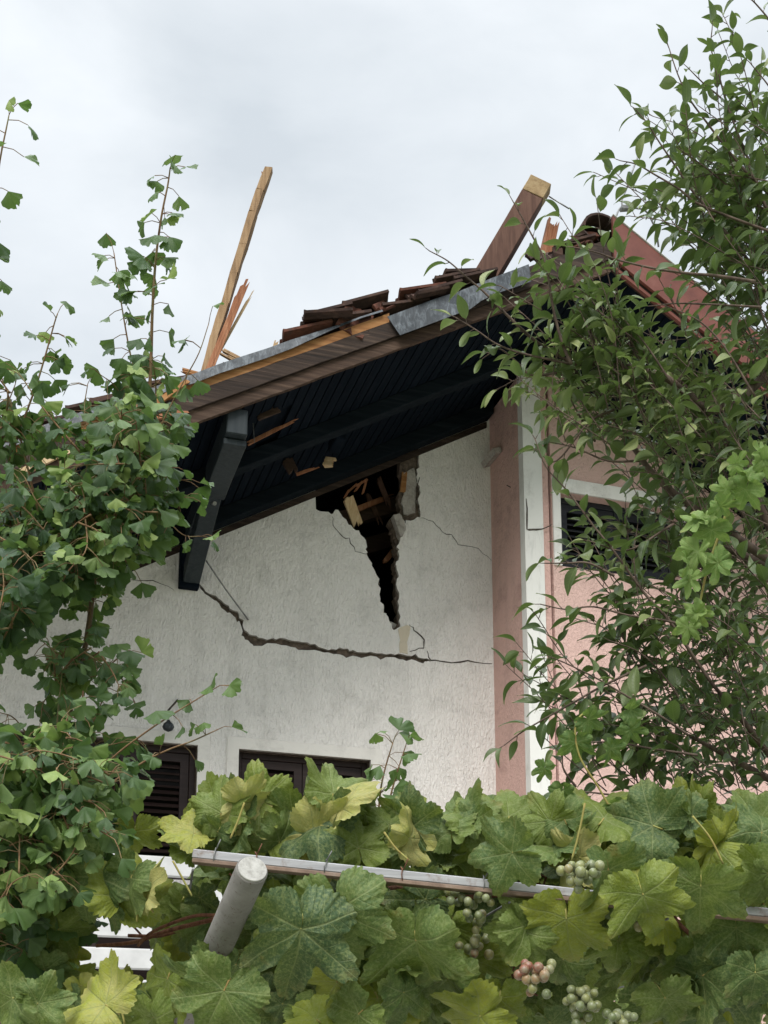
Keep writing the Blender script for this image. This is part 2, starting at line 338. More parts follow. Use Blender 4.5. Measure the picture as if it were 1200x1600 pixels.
M['pear_leaf'] = leaf_mat('ovate_leaf', [(0, (.024, .046, .020)), (.45, (.058, .090, .034)), (.8, (.13, .165, .060)), (1, (.26, .29, .12))], (.125, .17, .075), 'ovate', .36, .22, (.18, .23, .09), (.20, .34, .04))

# ---------------------------------------------------------------- the ground
mb = MB(); mb.box((-1500, -1500, -.5), (1500, 1500, 0))
g = G('ground'); a = g.noise(g.coord(), 6, 8, .7); b = g.noise(g.coord(), .35, 4)
M['ground'] = g.fin(g.mix(b, g.ramp(a, [(.3, (.10, .10, .055)), (.7, (.24, .22, .17))]), g.ramp(a, [(.3, (.05, .09, .03)), (.7, (.12, .17, .06))])), .95, g.bump(a, .5, .02), .1)
tag(mb.build('ground', M['ground']), kind='structure')
mb = MB(); mb.box((-9, 1.6, .0), (14, 9.6, .04)); g = G('paving'); a = g.noise(g.coord(), 10, 8, .7)
M['paving'] = g.fin(g.ramp(a, [(.3, (.34, .325, .30)), (.7, (.50, .48, .45))]), .9, g.bump(a, .4, .01), .15)
tag(mb.build('path', M['paving']), kind='structure')

# ---------------------------------------------------------------- the house
DB, DW, DP = 8.0, 10.1, 9.34          # distances of bargeboard, white wall and pink bay
house = empty('damaged_house', (2, 12, 0))
tag(house, 'white and pink rendered house with a cracked gable and torn open roof', 'house')
AX, AZ = at(957, 345, DB).x, at(957, 345, DB).z            # apex of the roof edge
ML, MR = math.tan(R(30.2)), math.tan(R(31.5))
b0 = at(940, 428, DB); ZB = b0.z - ML * b0.x               # bottom edge line of the left bargeboard
def zl(x): return ZB + ML * x                              # left slope underside at x
apz = zl(AX)
def zr(x): return apz - MR * (x - AX)
def zroof(x): return min(zl(x), zr(x))
def ptsz(L_, d): return [sz(x, y, d) for x, y in L_]
# ragged helper
def rag(pts, amp, seed, n=4):
    r = random.Random(seed); o = []
    for (a, b), (c, d) in zip(pts[:-1], pts[1:]):
        for i in range(n):
            t = i / n; j = amp if i else amp * .3
            o.append((a + (c - a) * t + r.uniform(-j, j), b + (d - b) * t + r.uniform(-j, j)))
    return o + [pts[-1]]
XC = at(769, 900, DW).x                                    # line where the white wall meets the pink bay
core_hole = ptsz([(490, 797), (517, 806), (528, 800), (544, 821), (560, 831), (571, 851), (574, 866), (583, 885), (592, 904), (596, 936), (602, 957), (610, 968), (617, 981), (623, 972), (622, 947), (619, 920), (620, 893), (617, 877), (622, 867), (617, 853), (619, 840), (613, 827), (610, 808), (627, 800), (623, 781), (628, 760), (626, 735)], DW)
pl_hole = ptsz([(494, 795), (517, 803), (528, 797), (544, 819), (560, 829), (573, 851), (573, 864), (581, 883), (592, 904), (595, 936), (600, 957), (608, 968), (616, 984), (626, 976), (624, 947), (621, 920), (622, 893), (619, 877), (624, 867), (620, 853), (628, 838), (632, 822), (634, 812), (656, 808), (653, 785), (656, 765), (650, 745), (654, 722)], DW)
core_hole = rag(core_hole, .018, 3, 4); pl_hole = rag(pl_hole, .015, 4, 4)
def wall_top(x): return zl(x) - .02
def wall_outline(hole, xl, xr, zb, extra=.35):
    a, b = hole[0], hole[-1]
    return [(xl, zb), (xr, zb), (xr, wall_top(xr)), (b[0] + .01, wall_top(b[0] + .01))] + list(reversed(hole)) + [(a[0] - .01, wall_top(a[0] - .01)), (xl, wall_top(xl))]
# window openings in the white wall
w1 = [at(60, 1141, DW), at(309, 1320, DW)]; w2 = [at(373, 1171, DW), at(579, 1320, DW)]
ZH1 = at(311, 1165, DW).z
def rect(x0, x1, z0, z1): return [(x0, z0), (x1, z0), (x1, z1), (x0, z1)]
W1 = (w1[0].x - .3, at(309, 1165, DW).x, ZH1 - 1.15, ZH1); W2 = (at(373, 1171, DW).x, at(579, 1194, DW).x, ZH1 - 1.15, ZH1)
crk = [(308, 905, 2), (322, 925, 6), (338, 936, 7), (356, 950, 8), (372, 963, 9), (379, 978, 10), (383, 992, 12), (398, 1000, 11), (425, 1003, 8), (455, 1004, 9), (480, 1010, 8), (505, 1015, 8), (530, 1017, 9), (550, 1022, 8), (580, 1023, 7), (610, 1026, 6), (635, 1028, 6), (660, 1031, 5), (673, 1032, 2)]
cj = random.Random(3); c2 = []
for (x0, y0, a0), (x1, y1, a1) in zip(crk[:-1], crk[1:]):
    for i in range(2): t = i / 2; c2.append((x0 + (x1 - x0) * t + (cj.uniform(-2, 2) if i else 0), y0 + (y1 - y0) * t + cj.uniform(-2.2, 2.2), (a0 + (a1 - a0) * t) * cj.choice([.6, .8, 1, 1.2, 1.6])))
crk = c2 + [crk[-1]]
rr = random.Random(8); up_, lo_ = [], []
for i, (x, y, wd) in enumerate(crk):
    up_.append((x + rr.uniform(-2, 2), y - wd * .45 - rr.uniform(0, 2.2))); lo_.append((x + rr.uniform(-2, 2), y + wd * .45 + rr.uniform(0, 2.2)))
    if i < len(crk) - 1:
        q = crk[i + 1]; t = rr.uniform(.4, .6); mxx, myy = x + (q[0] - x) * t, y + (q[1] - y) * t; ww = (wd + q[2]) / 2
        up_.append((mxx, myy - ww * .42 + rr.uniform(-2, 1))); lo_.append((mxx, myy + ww * .42 + rr.uniform(-1, 2)))
crack_poly = ptsz(lo_ + up_[::-1], DW)
XL = -4.2
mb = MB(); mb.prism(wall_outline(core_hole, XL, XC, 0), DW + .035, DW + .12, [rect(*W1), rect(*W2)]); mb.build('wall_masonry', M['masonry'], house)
mb = MB(); mb.prism(wall_outline(pl_hole, XL, XC, 0), DW, DW + .034, [rect(*W1), rect(*W2), crack_poly], 0, 1)
mb.build('white_wall', [M['white_plaster'], M['mortar']], house)['label'] = 'white roughcast gable wall with long crack and hole under the roof'
# smooth bands round the windows
mb = MB()
for (a, b, c, d) in (W1, W2):
    f = .10
    mb.prism([(a - f, c), (a, c), (a, d), (b, d), (b, c), (b + f, c), (b + f, d + f), (a - f, d + f)], DW - .012, DW)
mb.build('window_surround', M['smooth_plaster'], house)
# hairline cracks: thin dark ribbons let in to the plaster
def hair(name, path, wpx, d, n, seed, mat='crack', proud=.002):
    r = random.Random(seed); P = []
    for (x0, y0), (x1, y1) in zip(path[:-1], path[1:]):
        for i in range(n): t = i / n; P.append((x0 + (x1 - x0) * t + r.uniform(-1.4, 1.4), y0 + (y1 - y0) * t + r.uniform(-1.4, 1.4)))
    P.append(path[-1]); k = len(P); a, b = [], []
    for i, (x, y) in enumerate(P):
        q = P[min(i + 1, k - 1)]; p = P[max(i - 1, 0)]; dx, dy = q[0] - p[0], q[1] - p[1]; l_ = math.hypot(dx, dy) or 1
        ww = wpx * (.35 + .65 * math.sin(math.pi * min(1, (i + .7) / k))) * r.uniform(.6, 1.2) / 2
        a.append(at(x - dy / l_ * ww, y + dx / l_ * ww, d - proud)); b.append(at(x + dy / l_ * ww, y - dx / l_ * ww, d - proud))
    mb = MB(); va = [mb.bm.verts.new(p) for p in a]; vb = [mb.bm.verts.new(p) for p in b]
    for i in range(k - 1): mb.bm.faces.new([va[i], va[i + 1], vb[i + 1], vb[i]])
    mb.build(name, M[mat], house, recalc=False)
hair('hairline_crack', [(520, 806), (520, 820), (531, 836), (545, 842), (556, 862), (573, 866)], 1.4, DW, 3, 1)
hair('hairline_crack', [(656, 808), (676, 815), (692, 832), (706, 836), (716, 850), (748, 858), (768, 876)], 1.1, DW, 3, 2)
hair('hairline_crack', [(640, 976), (648, 984), (662, 1000), (662, 1012), (640, 1018)], 2.0, DW, 3, 3)
hair('hairline_crack', [(668, 1018), (672, 1031), (695, 1035), (730, 1033), (769, 1037)], 2.4, DW, 3, 4)
hair('hairline_crack', [(204, 905), (240, 907), (272, 922)], 1.4, DW, 3, 5)
hair('hairline_crack', [(655, 745), (651, 770), (656, 800)], 2.2, DW - .0, 3, 6)
mb = MB(); mb.prism(rag(ptsz([(622, 984), (634, 977), (641, 978), (640, 990), (636, 1004), (637, 1022), (624, 1020), (625, 1000)], DW), .006, 9, 3), DW - .0035, DW - .0005); mb.build('bare_patch', M['stain'], house)
# displaced lump of mortar at the hole edge, and layers left on the right
mb = MB(5); mb.prism(rag(ptsz([(612, 808), (622, 806), (630, 818), (631, 832), (624, 842), (618, 826)], DW), .008, 11, 3), DW - .05, DW + .03); mb.build('loose_mortar', M['mortar'], house)
mb = MB(5); mb.prism(rag(ptsz([(630, 738), (648, 730), (652, 760), (650, 800), (632, 803), (628, 785), (634, 762)], DW), .008, 12, 3), DW + .012, DW + .034); mb.build('loose_mortar', M['mortar'], house)
mb = MB(5); mb.prism(rag(ptsz([(606, 966), (622, 972), (625, 977), (616, 983)], DW), .004, 14, 2), DW + .05, DW + .18); mb.build('loose_mortar', M['mortar'], house)
# attic behind the hole: dark back wall, floor, timbers
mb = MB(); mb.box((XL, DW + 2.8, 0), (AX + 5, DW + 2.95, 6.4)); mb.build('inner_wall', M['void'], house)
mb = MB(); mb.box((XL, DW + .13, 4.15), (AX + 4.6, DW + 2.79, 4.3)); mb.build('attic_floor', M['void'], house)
def inbeam(x0, y0, x1, y1, d, h):
    mb = MB(); mb.beam(at(x0, y0, d), at(x1, y1, d), .10, h, (0, 0, 1), 4, .004); mb.build('attic_beam', M['inner'], house)
inbeam(500, 822, 690, 770, DW + .5, .15); inbeam(520, 870, 690, 822, DW + .75, .16); inbeam(500, 780, 700, 715, DW + 1.3, .14)
for i, (x0, y0, x1, y1, dd) in enumerate(((548, 800, 622, 770, .3), (590, 745, 612, 800, .25), (600, 880, 622, 850, .2), (572, 770, 600, 830, .4))):
    mb = MB(); mb.splinter(at(x0, y0, DW + dd), at(x1, y1, DW + dd + .1), .05, .03, (0, 1, 0), 60 + i, 4, .4, both=True); mb.build('torn_lath', M['beam_brown' if i % 2 else 'red_split'], house)
# windows: dark louvred shutters
def window(W, d, mat, leaves=2, hgt=None, label=None):
    x0, x1, z0, z1 = W; wo = empty('window', (x0, d, z0)); wo.parent = house; wo.location = Vector((x0, d, z0)) - house.location
    if label: wo['label'] = label
    fy = d + .10
    mb = MB(); t = .05
    mb.box((x0, fy, z0), (x0 + t, fy + .07, z1)); mb.box((x1 - t, fy, z0), (x1, fy + .07, z1)); mb.box((x0 + t, fy, z1 - t), (x1 - t, fy + .07, z1)); mb.box((x0 + t, fy, z0), (x1 - t, fy + .07, z0 + t))
    mb.build('frame', mat, wo, .004)
    wd = (x1 - x0 - 2 * t) / leaves
    for i in range(leaves):
        a = x0 + t + i * wd + .004; b = a + wd - .008; y = fy + .015; s_ = .07; mb = MB()
        lo, hi = z0 + t + .004, z1 - t - .004
        mb.box((a, y, lo), (a + s_, y + .035, hi)); mb.box((b - s_, y, lo), (b, y + .035, hi)); mb.box((a + s_, y, hi - s_), (b - s_, y + .035, hi)); mb.box((a + s_, y, lo), (b - s_, y + .035, lo + s_))
        z = lo + s_ + .02
        while z < hi - s_ - .02:
            mb.beam((a + s_, y + .018, z), (b - s_, y + .018, z), .052, .010, (0, -.62, .78)); z += .056
        mb.build('shutter', mat, wo)
    mb = MB(); mb.box((x0 + .002, fy + .08, z0 + .002), (x1 - .002, fy + .10, z1 - .002)); mb.build('backing', M['void'], wo)
window(W1, DW, M['shutter'], 3, label='dark brown louvred window behind the ginkgo')
window(W2, DW, M['shutter'], 2, label='dark brown louvred window above the vine leaves')
# pink bay
XP1 = at(1400, 900, DP).x + 1.5
PW = (at(874, 770, DP).x, at(1058, 800, DP).x, at(874, 884, DP).z, at(874, 768, DP).z)
def pink_top(x): return zroof(x) - .02
mb = MB(); mb.prism([(XC + .26, 0), (XP1, 0), (XP1, pink_top(XP1)), (AX, pink_top(AX)), (XC + .26, pink_top(XC + .26))], DP, DP + .25, [rect(*PW)]); mb.build('pink_wall', M['pink_plaster'], house)
mb = MB(); ys = DP + .018
mb.prism([(XC, 0), (XC + .24, 0), (XC + .24, pink_top(XC + .24)), (XC, pink_top(XC))], ys, DW); mb.build('pink_side_wall', M['pink_side'], house)
# white corner strip: it wraps the corner
cw = at(850, 900, DP).x - XC
mb = MB(); mb.prism([(XC - .012, 0), (XC + cw, 0), (XC + cw, pink_top(XC + cw)), (XC - .012, pink_top(XC - .012))], DP - .015, DP + .016)
mb.box((XC - .012, DP + .016, 0), (XC + .001, DP + .085, pink_top(XC) - .01)); mb.build('corner_strip', M['trim_white'], house)
hair('hairline_crack', [(792, 758), (806, 766), (815, 780)], 2.2, DP + .3, 3, 16)
mb = MB(); x0, x1, z0, z1 = PW; f = .075
mb.prism([(x0 - f, z0), (x0, z0), (x0, z1), (x1, z1), (x1, z0), (x1 + f, z0), (x1 + f, z1 + f * 1.7), (x0 - f, z1 + f * 1.7)], DP - .02, DP - .001); mb.build('window_surround', M['trim_white'], house)
window(PW, DP, M['shutter_black'], 2, label='black louvred window in the pink wall')
hair('hairline_crack', [(822, 778), (823, 828), (838, 828), (862, 820)], 3.0, DP - .016, 3, 17)
mb = MB(3); mb.prism(rag(ptsz([(770, 700), (782, 698), (784, 706), (774, 709)], DW - .3), .004, 6, 2), DW - .3, DW - .01); mb.build('loose_mortar', M['mortar'], house)
# side and back walls so that the house is closed
mb = MB(); mb.box((XL, DW + .13, 0), (XL + .25, 17, wall_top(XL))); mb.build('side_wall', M['white_plaster'], house); mb = MB(); mb.box((XP1 - .25, DP + .26, 0), (XP1, 17, pink_top(XP1))); mb.build('side_wall', M['white_plaster'], house)
mb = MB(); mb.prism([(XL, 0), (XP1, 0), (XP1, pink_top(XP1)), (AX, pink_top(AX)), (XL, wall_top(XL))], 17, 17.25); mb.build('rear_wall', M['white_plaster'], house)

# soffit boards: run from front to back, with dark grooves between
XE = -4.9; YB = 17.6
def soffit(xa, xb, zf, name, skip=()):
    mb = MB(9); n = int(abs(xb - xa) / .085); 
    for i in range(n):
        a = xa + (xb - xa) * i / n; b = xa + (xb - xa) * (i + 1) / n - .010
        if any(s0 < a < s1 for s0, s1 in skip):
            y0s = [(DB + .05, DB + .35 + mb.rnd.uniform(0, .2)), (DB + 1.0 + mb.rnd.uniform(-.1, .2), DP if a > XC else DW)]
        else: y0s = [(DB + .05, DW + .3)]
        o = mb.rnd.uniform(-.002, .002)
        for y0, y1 in y0s:
            mb.hexa([(a, y0, zf(a) + .055 + o), (b, y0, zf(b) + .055 + o), (b, y1, zf(b) + .055 + o), (a, y1, zf(a) + .055 + o),
                     (a, y0, zf(a) + .073 + o), (b, y0, zf(b) + .073 + o), (b, y1, zf(b) + .073 + o), (a, y1, zf(a) + .073 + o)])
    mb.build(name, M['black_wood'], house)
torn = (at(400, 660, DB + .6).x, at(440, 640, DB + .6).x)
soffit(XE, AX, zl, 'soffit', skip=[torn]); soffit(AX, XP1 + .8, zr, 'soffit')
# roof deck above the boards, added unbroken to keep the attic dark
def slab(xa, xb, zf, y0, y1, lo, hi, name, mat):
    mb = MB(); mb.hexa([(xa, y0, zf(xa) + lo), (xb, y0, zf(xb) + lo), (xb, y1, zf(xb) + lo), (xa, y1, zf(xa) + lo), (xa, y0, zf(xa) + hi), (xb, y0, zf(xb) + hi), (xb, y1, zf(xb) + hi), (xa, y1, zf(xa) + hi)])
    return mb.build(name, mat, house)
slab(XE, AX - .002, zl, DB + .055, YB, .09, .13, 'roof_deck', M['black_wood']); slab(AX + .002, XP1 + .8, zr, DB + .055, YB, .09, .13, 'roof_deck', M['black_wood'])
# rafters running up the slope under the boards
def rafter(d, wd, top, bot, xa, xb, zf=zl, mat='black_rafter', name='rafter'):
    mb = MB(); mb.hexa([(xa, d, zf(xa) + bot), (xb, d, zf(xb) + bot), (xb, d + wd, zf(xb) + bot), (xa, d + wd, zf(xa) + bot), (xa, d, zf(xa) + top), (xb, d, zf(xb) + top), (xb, d + wd, zf(xb) + top), (xa, d + wd, zf(xa) + top)])
    return mb.build(name, M[mat], house, .005)
rafter(DB + .95, .14, .053, -.075, XE, AX - .15); rafter(DW - .16, .15, .053, -.09, XE, XC - .02)
rafter(DB + .95, .14, .053, -.075, AX + .15, XP1 + .5, zr)
# strip of old wood on the wall head
rafter(DW - .008, .006, -.09, -.155, XE, XC - .03, mat='barge_dark', name='wall_lath')
# purlins out to the gable, the left one carried by the brace
def purlin(x, z, y0, y1, wd, ht, name='purlin', mat='black_wood'):
    mb = MB(); mb.box((x - wd / 2, y0, z - ht / 2), (x + wd / 2, y1, z + ht / 2)); return mb.build(name, M[mat], house, .008)
pe = at(371, 666, DB + .06); PXc = pe.x
purlin(PXc, zl(PXc) - .085, DB + .06, DW, .15, .20, mat='brace')
# knee brace: diagonal strut, block and foot on the wall
mb = MB(); zt = zl(PXc) - .19
foot = Vector((PXc, DW - .07, at(290, 905, DW - .07).z + .03)); elbow = Vector((PXc, DB + .95, at(354, 752, DB + .95).z))
mb.beam(elbow + (elbow - foot) * -.02, foot, .15, .14, (1, 0, 0)); mb.build('brace_strut', M['brace'], house, .006)
mb = MB(); mb.box((PXc - .095, DB + .84, elbow.z - .11), (PXc + .095, DB + 1.06, zt)); mb.build('brace_block', M['brace'], house, .006)
mb = MB(); mb.box((PXc - .085, DB + .12, zt - .05), (PXc + .08, DB + .9, zt - .003)); mb.build('brace_plate', M['brace'], house, .005)
mb = MB(); mb.box((PXc - .10, DW - .09, foot.z - .10), (PXc - .02 + .09, DW - .001, zt)); mb.build('brace_post', M['black_wood'], house, .006)
mb = MB(); q = at(351, 786, DB + 1.2)
mb.tube([elbow + Vector((0, -.02, -.21)), elbow + Vector((0, .06, -.17))], .016, 8); mb.build('bolt', M['wire'], house); mb = MB(); mb.tube([elbow + Vector((.05, -.11, -.03)), elbow + Vector((.05, -.07, -.03))], .012, 8); mb.build('bolt', M['wire'], house)
sp_ = at(513, 700, DW - .6); purlin(sp_.x, zl(sp_.x) - .05, DB + 1.1, DW - .75, .085, .10)
# bargeboards of the left slope: lower strip, main board, fresh board, edge
def board(x0, x1, lo, hi, y0, y1, mat, name, seed=0, wob=.004, zf=zl, notch=None):
    mb = MB(seed); n = max(2, int(abs(x1 - x0) / .12)); rings = []; r = mb.rnd
    for i in range(n + 1):
        x = x0 + (x1 - x0) * i / n; a = lo + r.uniform(-wob, wob); b = hi + r.uniform(-wob, wob)
        if notch: b = min(b, notch(x))
        rings.append([mb.bm.verts.new(p) for p in ((x, y0, zf(x) + a), (x, y0, zf(x) + b), (x, y1, zf(x) + b), (x, y1, zf(x) + a))])
    for i in range(n):
        for k in range(4): mb.bm.faces.new([rings[i][k], rings[i][(k + 1) % 4], rings[i + 1][(k + 1) % 4], rings[i + 1][k]])
    mb.bm.faces.new(rings[0][::-1]); mb.bm.faces.new(rings[-1]); return mb.build(name, M[mat], house)
board(XE, AX - .03, 0, .10, DB + .012, DB + .05, 'barge', 'bargeboard', 1, .003)
board(XE, AX - .03, .104, .235, DB - .012, DB + .05, 'barge_dark', 'bargeboard', 2, .003)
xf1 = at(608, 505, DB).x
board(XE, xf1, .239, .315, DB - .004, DB + .05, 'fresh', 'fresh_board', 3, .004)
board(xf1 + .02, AX - .06, .239, .30, DB + .006, DB + .05, 'barge_dark', 'bargeboard', 4, .006)
slab(XE, AX - .03, zl, DB + .054, YB, .131, .235, 'roof_underlay', M['barge_dark'])
slab(AX + .03, XP1 + .8, zr, DB + .054, YB, .131, .235, 'roof_underlay', M['barge_dark'])
# zinc flashing: narrow on the left, a wide loose sheet in the middle
def sheet(P, Q, th, name, mat, bend=0, seed=0):
    mb = MB(seed); n = len(P); a = [mb.bm.verts.new(p) for p in P]; b = [mb.bm.verts.new(p) for p in Q]
    off = Vector((0, -th, 0)); a2 = [mb.bm.verts.new(v.co + off) for v in a]; b2 = [mb.bm.verts.new(v.co + off) for v in b]
    for i in range(n - 1):
        for f in ((a[i], a[i + 1], b[i + 1], b[i]), (a2[i], b2[i], b2[i + 1], a2[i + 1]), (a[i], a2[i], a2[i + 1], a[i + 1]), (b[i], b[i + 1], b2[i + 1], b2[i])): mb.bm.faces.new(f)
    mb.bm.faces.new((a[0], b[0], b2[0], a2[0])); mb.bm.faces.new((a[-1], a2[-1], b2[-1], b[-1])); return mb.build(name, M[mat], house)
P, Q = [], []
rr = random.Random(4); nn = 44
for i in range(nn):
    x = XE + (xf1 - .06 - XE) * i / (nn - 1); wz = rr.uniform(-.006, .006)
    k = 1 if i < nn - 4 else max(.5, (nn - 1 - i) / 4)
    P.append(Vector((x, DB - .012 + rr.uniform(-.006, .002), zl(x) + .375 + wz - .03 * (1 - k)))); Q.append(Vector((x, DB - .03 + rr.uniform(-.008, .002), zl(x) + .375 - .085 * k + wz)))
sheet(P, Q, .003, 'flashing', 'zinc')
low = [(625, 524), (660, 511), (700, 496), (735, 483), (752, 470), (775, 459), (805, 449), (830, 440)]; top = [(605, 495), (640, 482), (680, 467), (718, 455), (745, 444), (770, 434), (797, 424), (826, 413)]
P = [at(x, y, DB - .035 - .006 * (i % 2)) for i, (x, y) in enumerate(top)]; Q = [at(x, y, DB - .05 - .01 * (i % 3)) for i, (x, y) in enumerate(low)]
sheet(P, Q, .003, 'loose_flashing', 'zinc')
# right slope: iron-oxide boards in two steps and pale metal edge
apx = AX - .02
def rboard(lo, hi, y0, y1, mat, name, x0=apx, x1=XP1 + .85):
    mb = MB(); mb.hexa([(x0, y0, zr(x0) + lo), (x1, y0, zr(x1) + lo), (x1, y1, zr(x1) + lo), (x0, y1, zr(x0) + lo), (x0, y0, zr(x0) + hi), (x1, y0, zr(x1) + hi), (x1, y1, zr(x1) + hi), (x0, y1, zr(x0) + hi)]); return mb.build(name, M[mat], house, .002)
zt_ = AZ - apz; zlow = at(955, 412, DB).z - apz
rboard(zlow, zt_, DB - .045, DB - .015, 'oxide', 'verge_board'); rboard(-.02, zlow - .03, DB - .02, DB + .012, 'oxide', 'verge_board'); rboard(zlow - .04, zlow + .02, DB - .012, DB + .05, 'barge_dark', 'verge_batten')
rboard(zt_ + .003, zt_ + .012, DB - .055, DB + .25, 'edge', 'verge_edge'); rboard(zt_ - .035, zt_ + .001, DB - .012, DB + 3, 'barge_dark', 'verge_batten')

# roof tiles: a profiled clay tile, laid in stepped courses on what is left of the left slope
def tile_bm(mb, origin, ux, uy, uz, Lt=.40, Wt=.24, red=False, seed=0, mi=0):
    """origin = lower left corner; ux up the slope, uy across, uz normal"""
    r = random.Random(seed); n = 12; prof = []
    for i in range(n + 1):
        t = i / n; z = .040 * (.5 + .5 * math.cos(2 * math.pi * (t * 1.0))) + (.030 * math.sin(math.pi * max(0, (t - .35) / .3)) if .35 < t < .65 else 0)
        prof.append((t * Wt, z))
    rows = []
    for s_ in (0, .06, 1):
        rows.append([(origin + ux * (s_ * Lt) + uy * a + uz * (b + (.006 if s_ == 0 else 0)), origin + ux * (s_ * Lt) + uy * a + uz * (b - .020)) for a, b in prof])
    T = [[mb.bm.verts.new(p[0]) for p in row] for row in rows]; B = [[mb.bm.verts.new(p[1]) for p in row] for row in rows]
    def F(*v):
        f = mb.bm.faces.new(v); f.material_index = mi
    for j in range(len(rows) - 1):
        for i in range(n):
            F(T[j][i], T[j][i + 1], T[j + 1][i + 1], T[j + 1][i]); F(B[j][i], B[j + 1][i], B[j + 1][i + 1], B[j][i + 1])
        F(T[j][0], T[j + 1][0], B[j + 1][0], B[j][0]); F(T[j][n], B[j][n], B[j + 1][n], T[j + 1][n])
    for i in range(n): F(T[0][i], B[0][i], B[0][i + 1], T[0][i + 1]); F(T[-1][i], T[-1][i + 1], B[-1][i + 1], B[-1][i])
sl = Vector((math.cos(R(30.2)), 0, math.sin(R(30.2)))); nl = Vector((-math.sin(R(30.2)), 0, math.cos(R(30.2))))
def lay(x0, x1, h0, seed, rows=4, y0=DB - .005, tilt=.13, mi=0, drop=.12):
    mb = MB(seed); r = mb.rnd; x = x0; c = 0
    while x < x1:
        for k in range(rows):
            if k and r.random() < drop: continue
            o = Vector((x, y0 + k * .23 + r.uniform(-.008, .008), zl(x) + h0 + r.uniform(-.006, .01)))
            a = R(tilt * 57.3) * -1 + r.uniform(-.07, .07); ux = (sl * math.cos(a) + nl * math.sin(a)).normalized(); uz = (nl * math.cos(a) - sl * math.sin(a)).normalized()
            uy = (Vector((r.uniform(-.07, .07), 1, 0)) + Vector((0, 0, r.uniform(-.06, .06)))).normalized()
            tile_bm(mb, o, ux, uy, uz, seed=c, mi=0 if r.random() < .75 else 1); c += 1
        x += .335 * math.cos(R(30))
    return mb.build('tile_course', [M['tile'], M['tile_red']], house)
# battens under the tiles
for x, ln in ((at(120, 700, DB).x, .9), (at(470, 540, DB).x, 2.2), (at(560, 505, DB).x, 2.0), (at(650, 480, DB).x, 2.4), (at(760, 440, DB).x, 2.2), (at(890, 390, DB).x, 1.4), (at(60, 720, DB).x, 2.4), (at(0, 740, DB).x, 2.4)):
    mb = MB(); z = zl(x) + .235; mb.box((x, DB + .10, z), (x + .05, DB + ln, z + .09)); mb.build('tile_batten', M['barge'], house)
xa = lambda px, py: at(px, py, DB).x
lay(xa(445, 540), xa(560, 500), .43, 21, 5); lay(xa(480, 520), xa(590, 500), .52, 25, 4, y0=DB + .02)
lay(xa(600, 490), xa(752, 445), .385, 22, 6); lay(xa(628, 475), xa(700, 445), .455, 26, 4, y0=DB + .0)
lay(xa(872, 400), xa(915, 385), .37, 23, 3)
lay(XE, xa(120, 700), .42, 24, 6); lay(xa(140, 700), xa(235, 680), .42, 28, 5, drop=.3); lay(xa(255, 640), xa(300, 620), .40, 29, 2, y0=DB + .1)
# ridge tiles at the apex
mb = MB(2)
for k in range(6):
    y0 = DB + .0 + k * .36; r_ = .15; pts = []
    for s_ in (0, 1):
        ring = []
        for i in range(11):
            t = math.pi * i / 10; rr_ = r_ * (1.0 - .1 * s_)
            ring.append((Vector((AX - .09 - math.cos(t) * rr_ * 1.2, y0 + s_ * .4, AZ - .10 + math.sin(t) * rr_)), Vector((AX - .09 - math.cos(t) * (rr_ - .018) * 1.2, y0 + s_ * .4, AZ - .10 + math.sin(t) * (rr_ - .018)))))
        pts.append(ring)
    vo = [[mb.bm.verts.new(a) for a, b in q] for q in pts]; vi = [[mb.bm.verts.new(b) for a, b in q] for q in pts]
    for i in range(10):
        mb.bm.faces.new([vo[0][i], vo[0][i + 1], vo[1][i + 1], vo[1][i]]); mb.bm.faces.new([vi[0][i], vi[1][i], vi[1][i + 1], vi[0][i + 1]])
        mb.bm.faces.new([vo[0][i], vi[0][i], vi[0][i + 1], vo[0][i + 1]]); mb.bm.faces.new([vo[1][i], vo[1][i + 1], vi[1][i + 1], vi[1][i]])
mb.build('ridge_tiles', M['tile'], house)
mb = MB(6)   # rubble of mortar and broken tile ends under the ridge tile
for i in range(26):
    p = Vector((AX - .08 - random.Random(i).uniform(0, .42), DB + random.Random(i + 50).uniform(.03, .3), 0)); p.z = zl(p.x) + .29 + random.Random(i + 90).uniform(.0, .16) * (1 if p.x > AX - .3 else .5)
    d = Vector((random.Random(i + 7).uniform(-1, 1), random.Random(i + 8).uniform(-1, 1), random.Random(i + 9).uniform(-.5, .5))).normalized()
    mb.beam(p - d * .06, p + d * .06, .07, .03, (0, .3, 1), 2, .012, mi=i % 2)
mb.build('ridge_rubble', [M['tile'], M['tile_red']], house)
# broken edge boards on the far left of the verge
for (a, b, c_, d_, mt) in ((20, 745, 118, 700, 'pale_split'), (150, 650, 232, 628, 'fresh'), (232, 640, 300, 590, 'fresh'), (180, 668, 300, 640, 'red_split')):
    mb = MB(); mb.splinter(at(a, b, DB - .03), at(c_, d_, DB - .04), .03, .05, (0, 0, 1), a, 3, .25); mb.build('torn_board', M[mt], house)
# splinters under the soffit
for i, (a, b, c_, d_, dd, mt, wd) in enumerate(((386, 694, 473, 650, DB + .75, 'red_split', .03), (400, 652, 437, 638, DB + .4, 'barge', .06), (462, 742, 500, 728, DB + 1.5, 'red_split', .025), (448, 718, 462, 745, DB + 1.45, 'inner', .09), (395, 650, 398, 700, DB + .5, 'wire', .006))):
    mb = MB(); mb.splinter(at(a, b, dd), at(c_, d_, dd - .05), wd, wd * .5, (0, 1, 0), 30 + i, 3, .3, both=True); mb.build('torn_board', M[mt], house)
mb = MB(); q = at(516, 722, DW - .8); mb.splinter(q + Vector((-.03, .05, .02)), q + Vector((.05, -.02, -.01)), .08, .05, (0, 1, 0), 5, 4, .3); mb.build('torn_board', M['pale_split'], house)
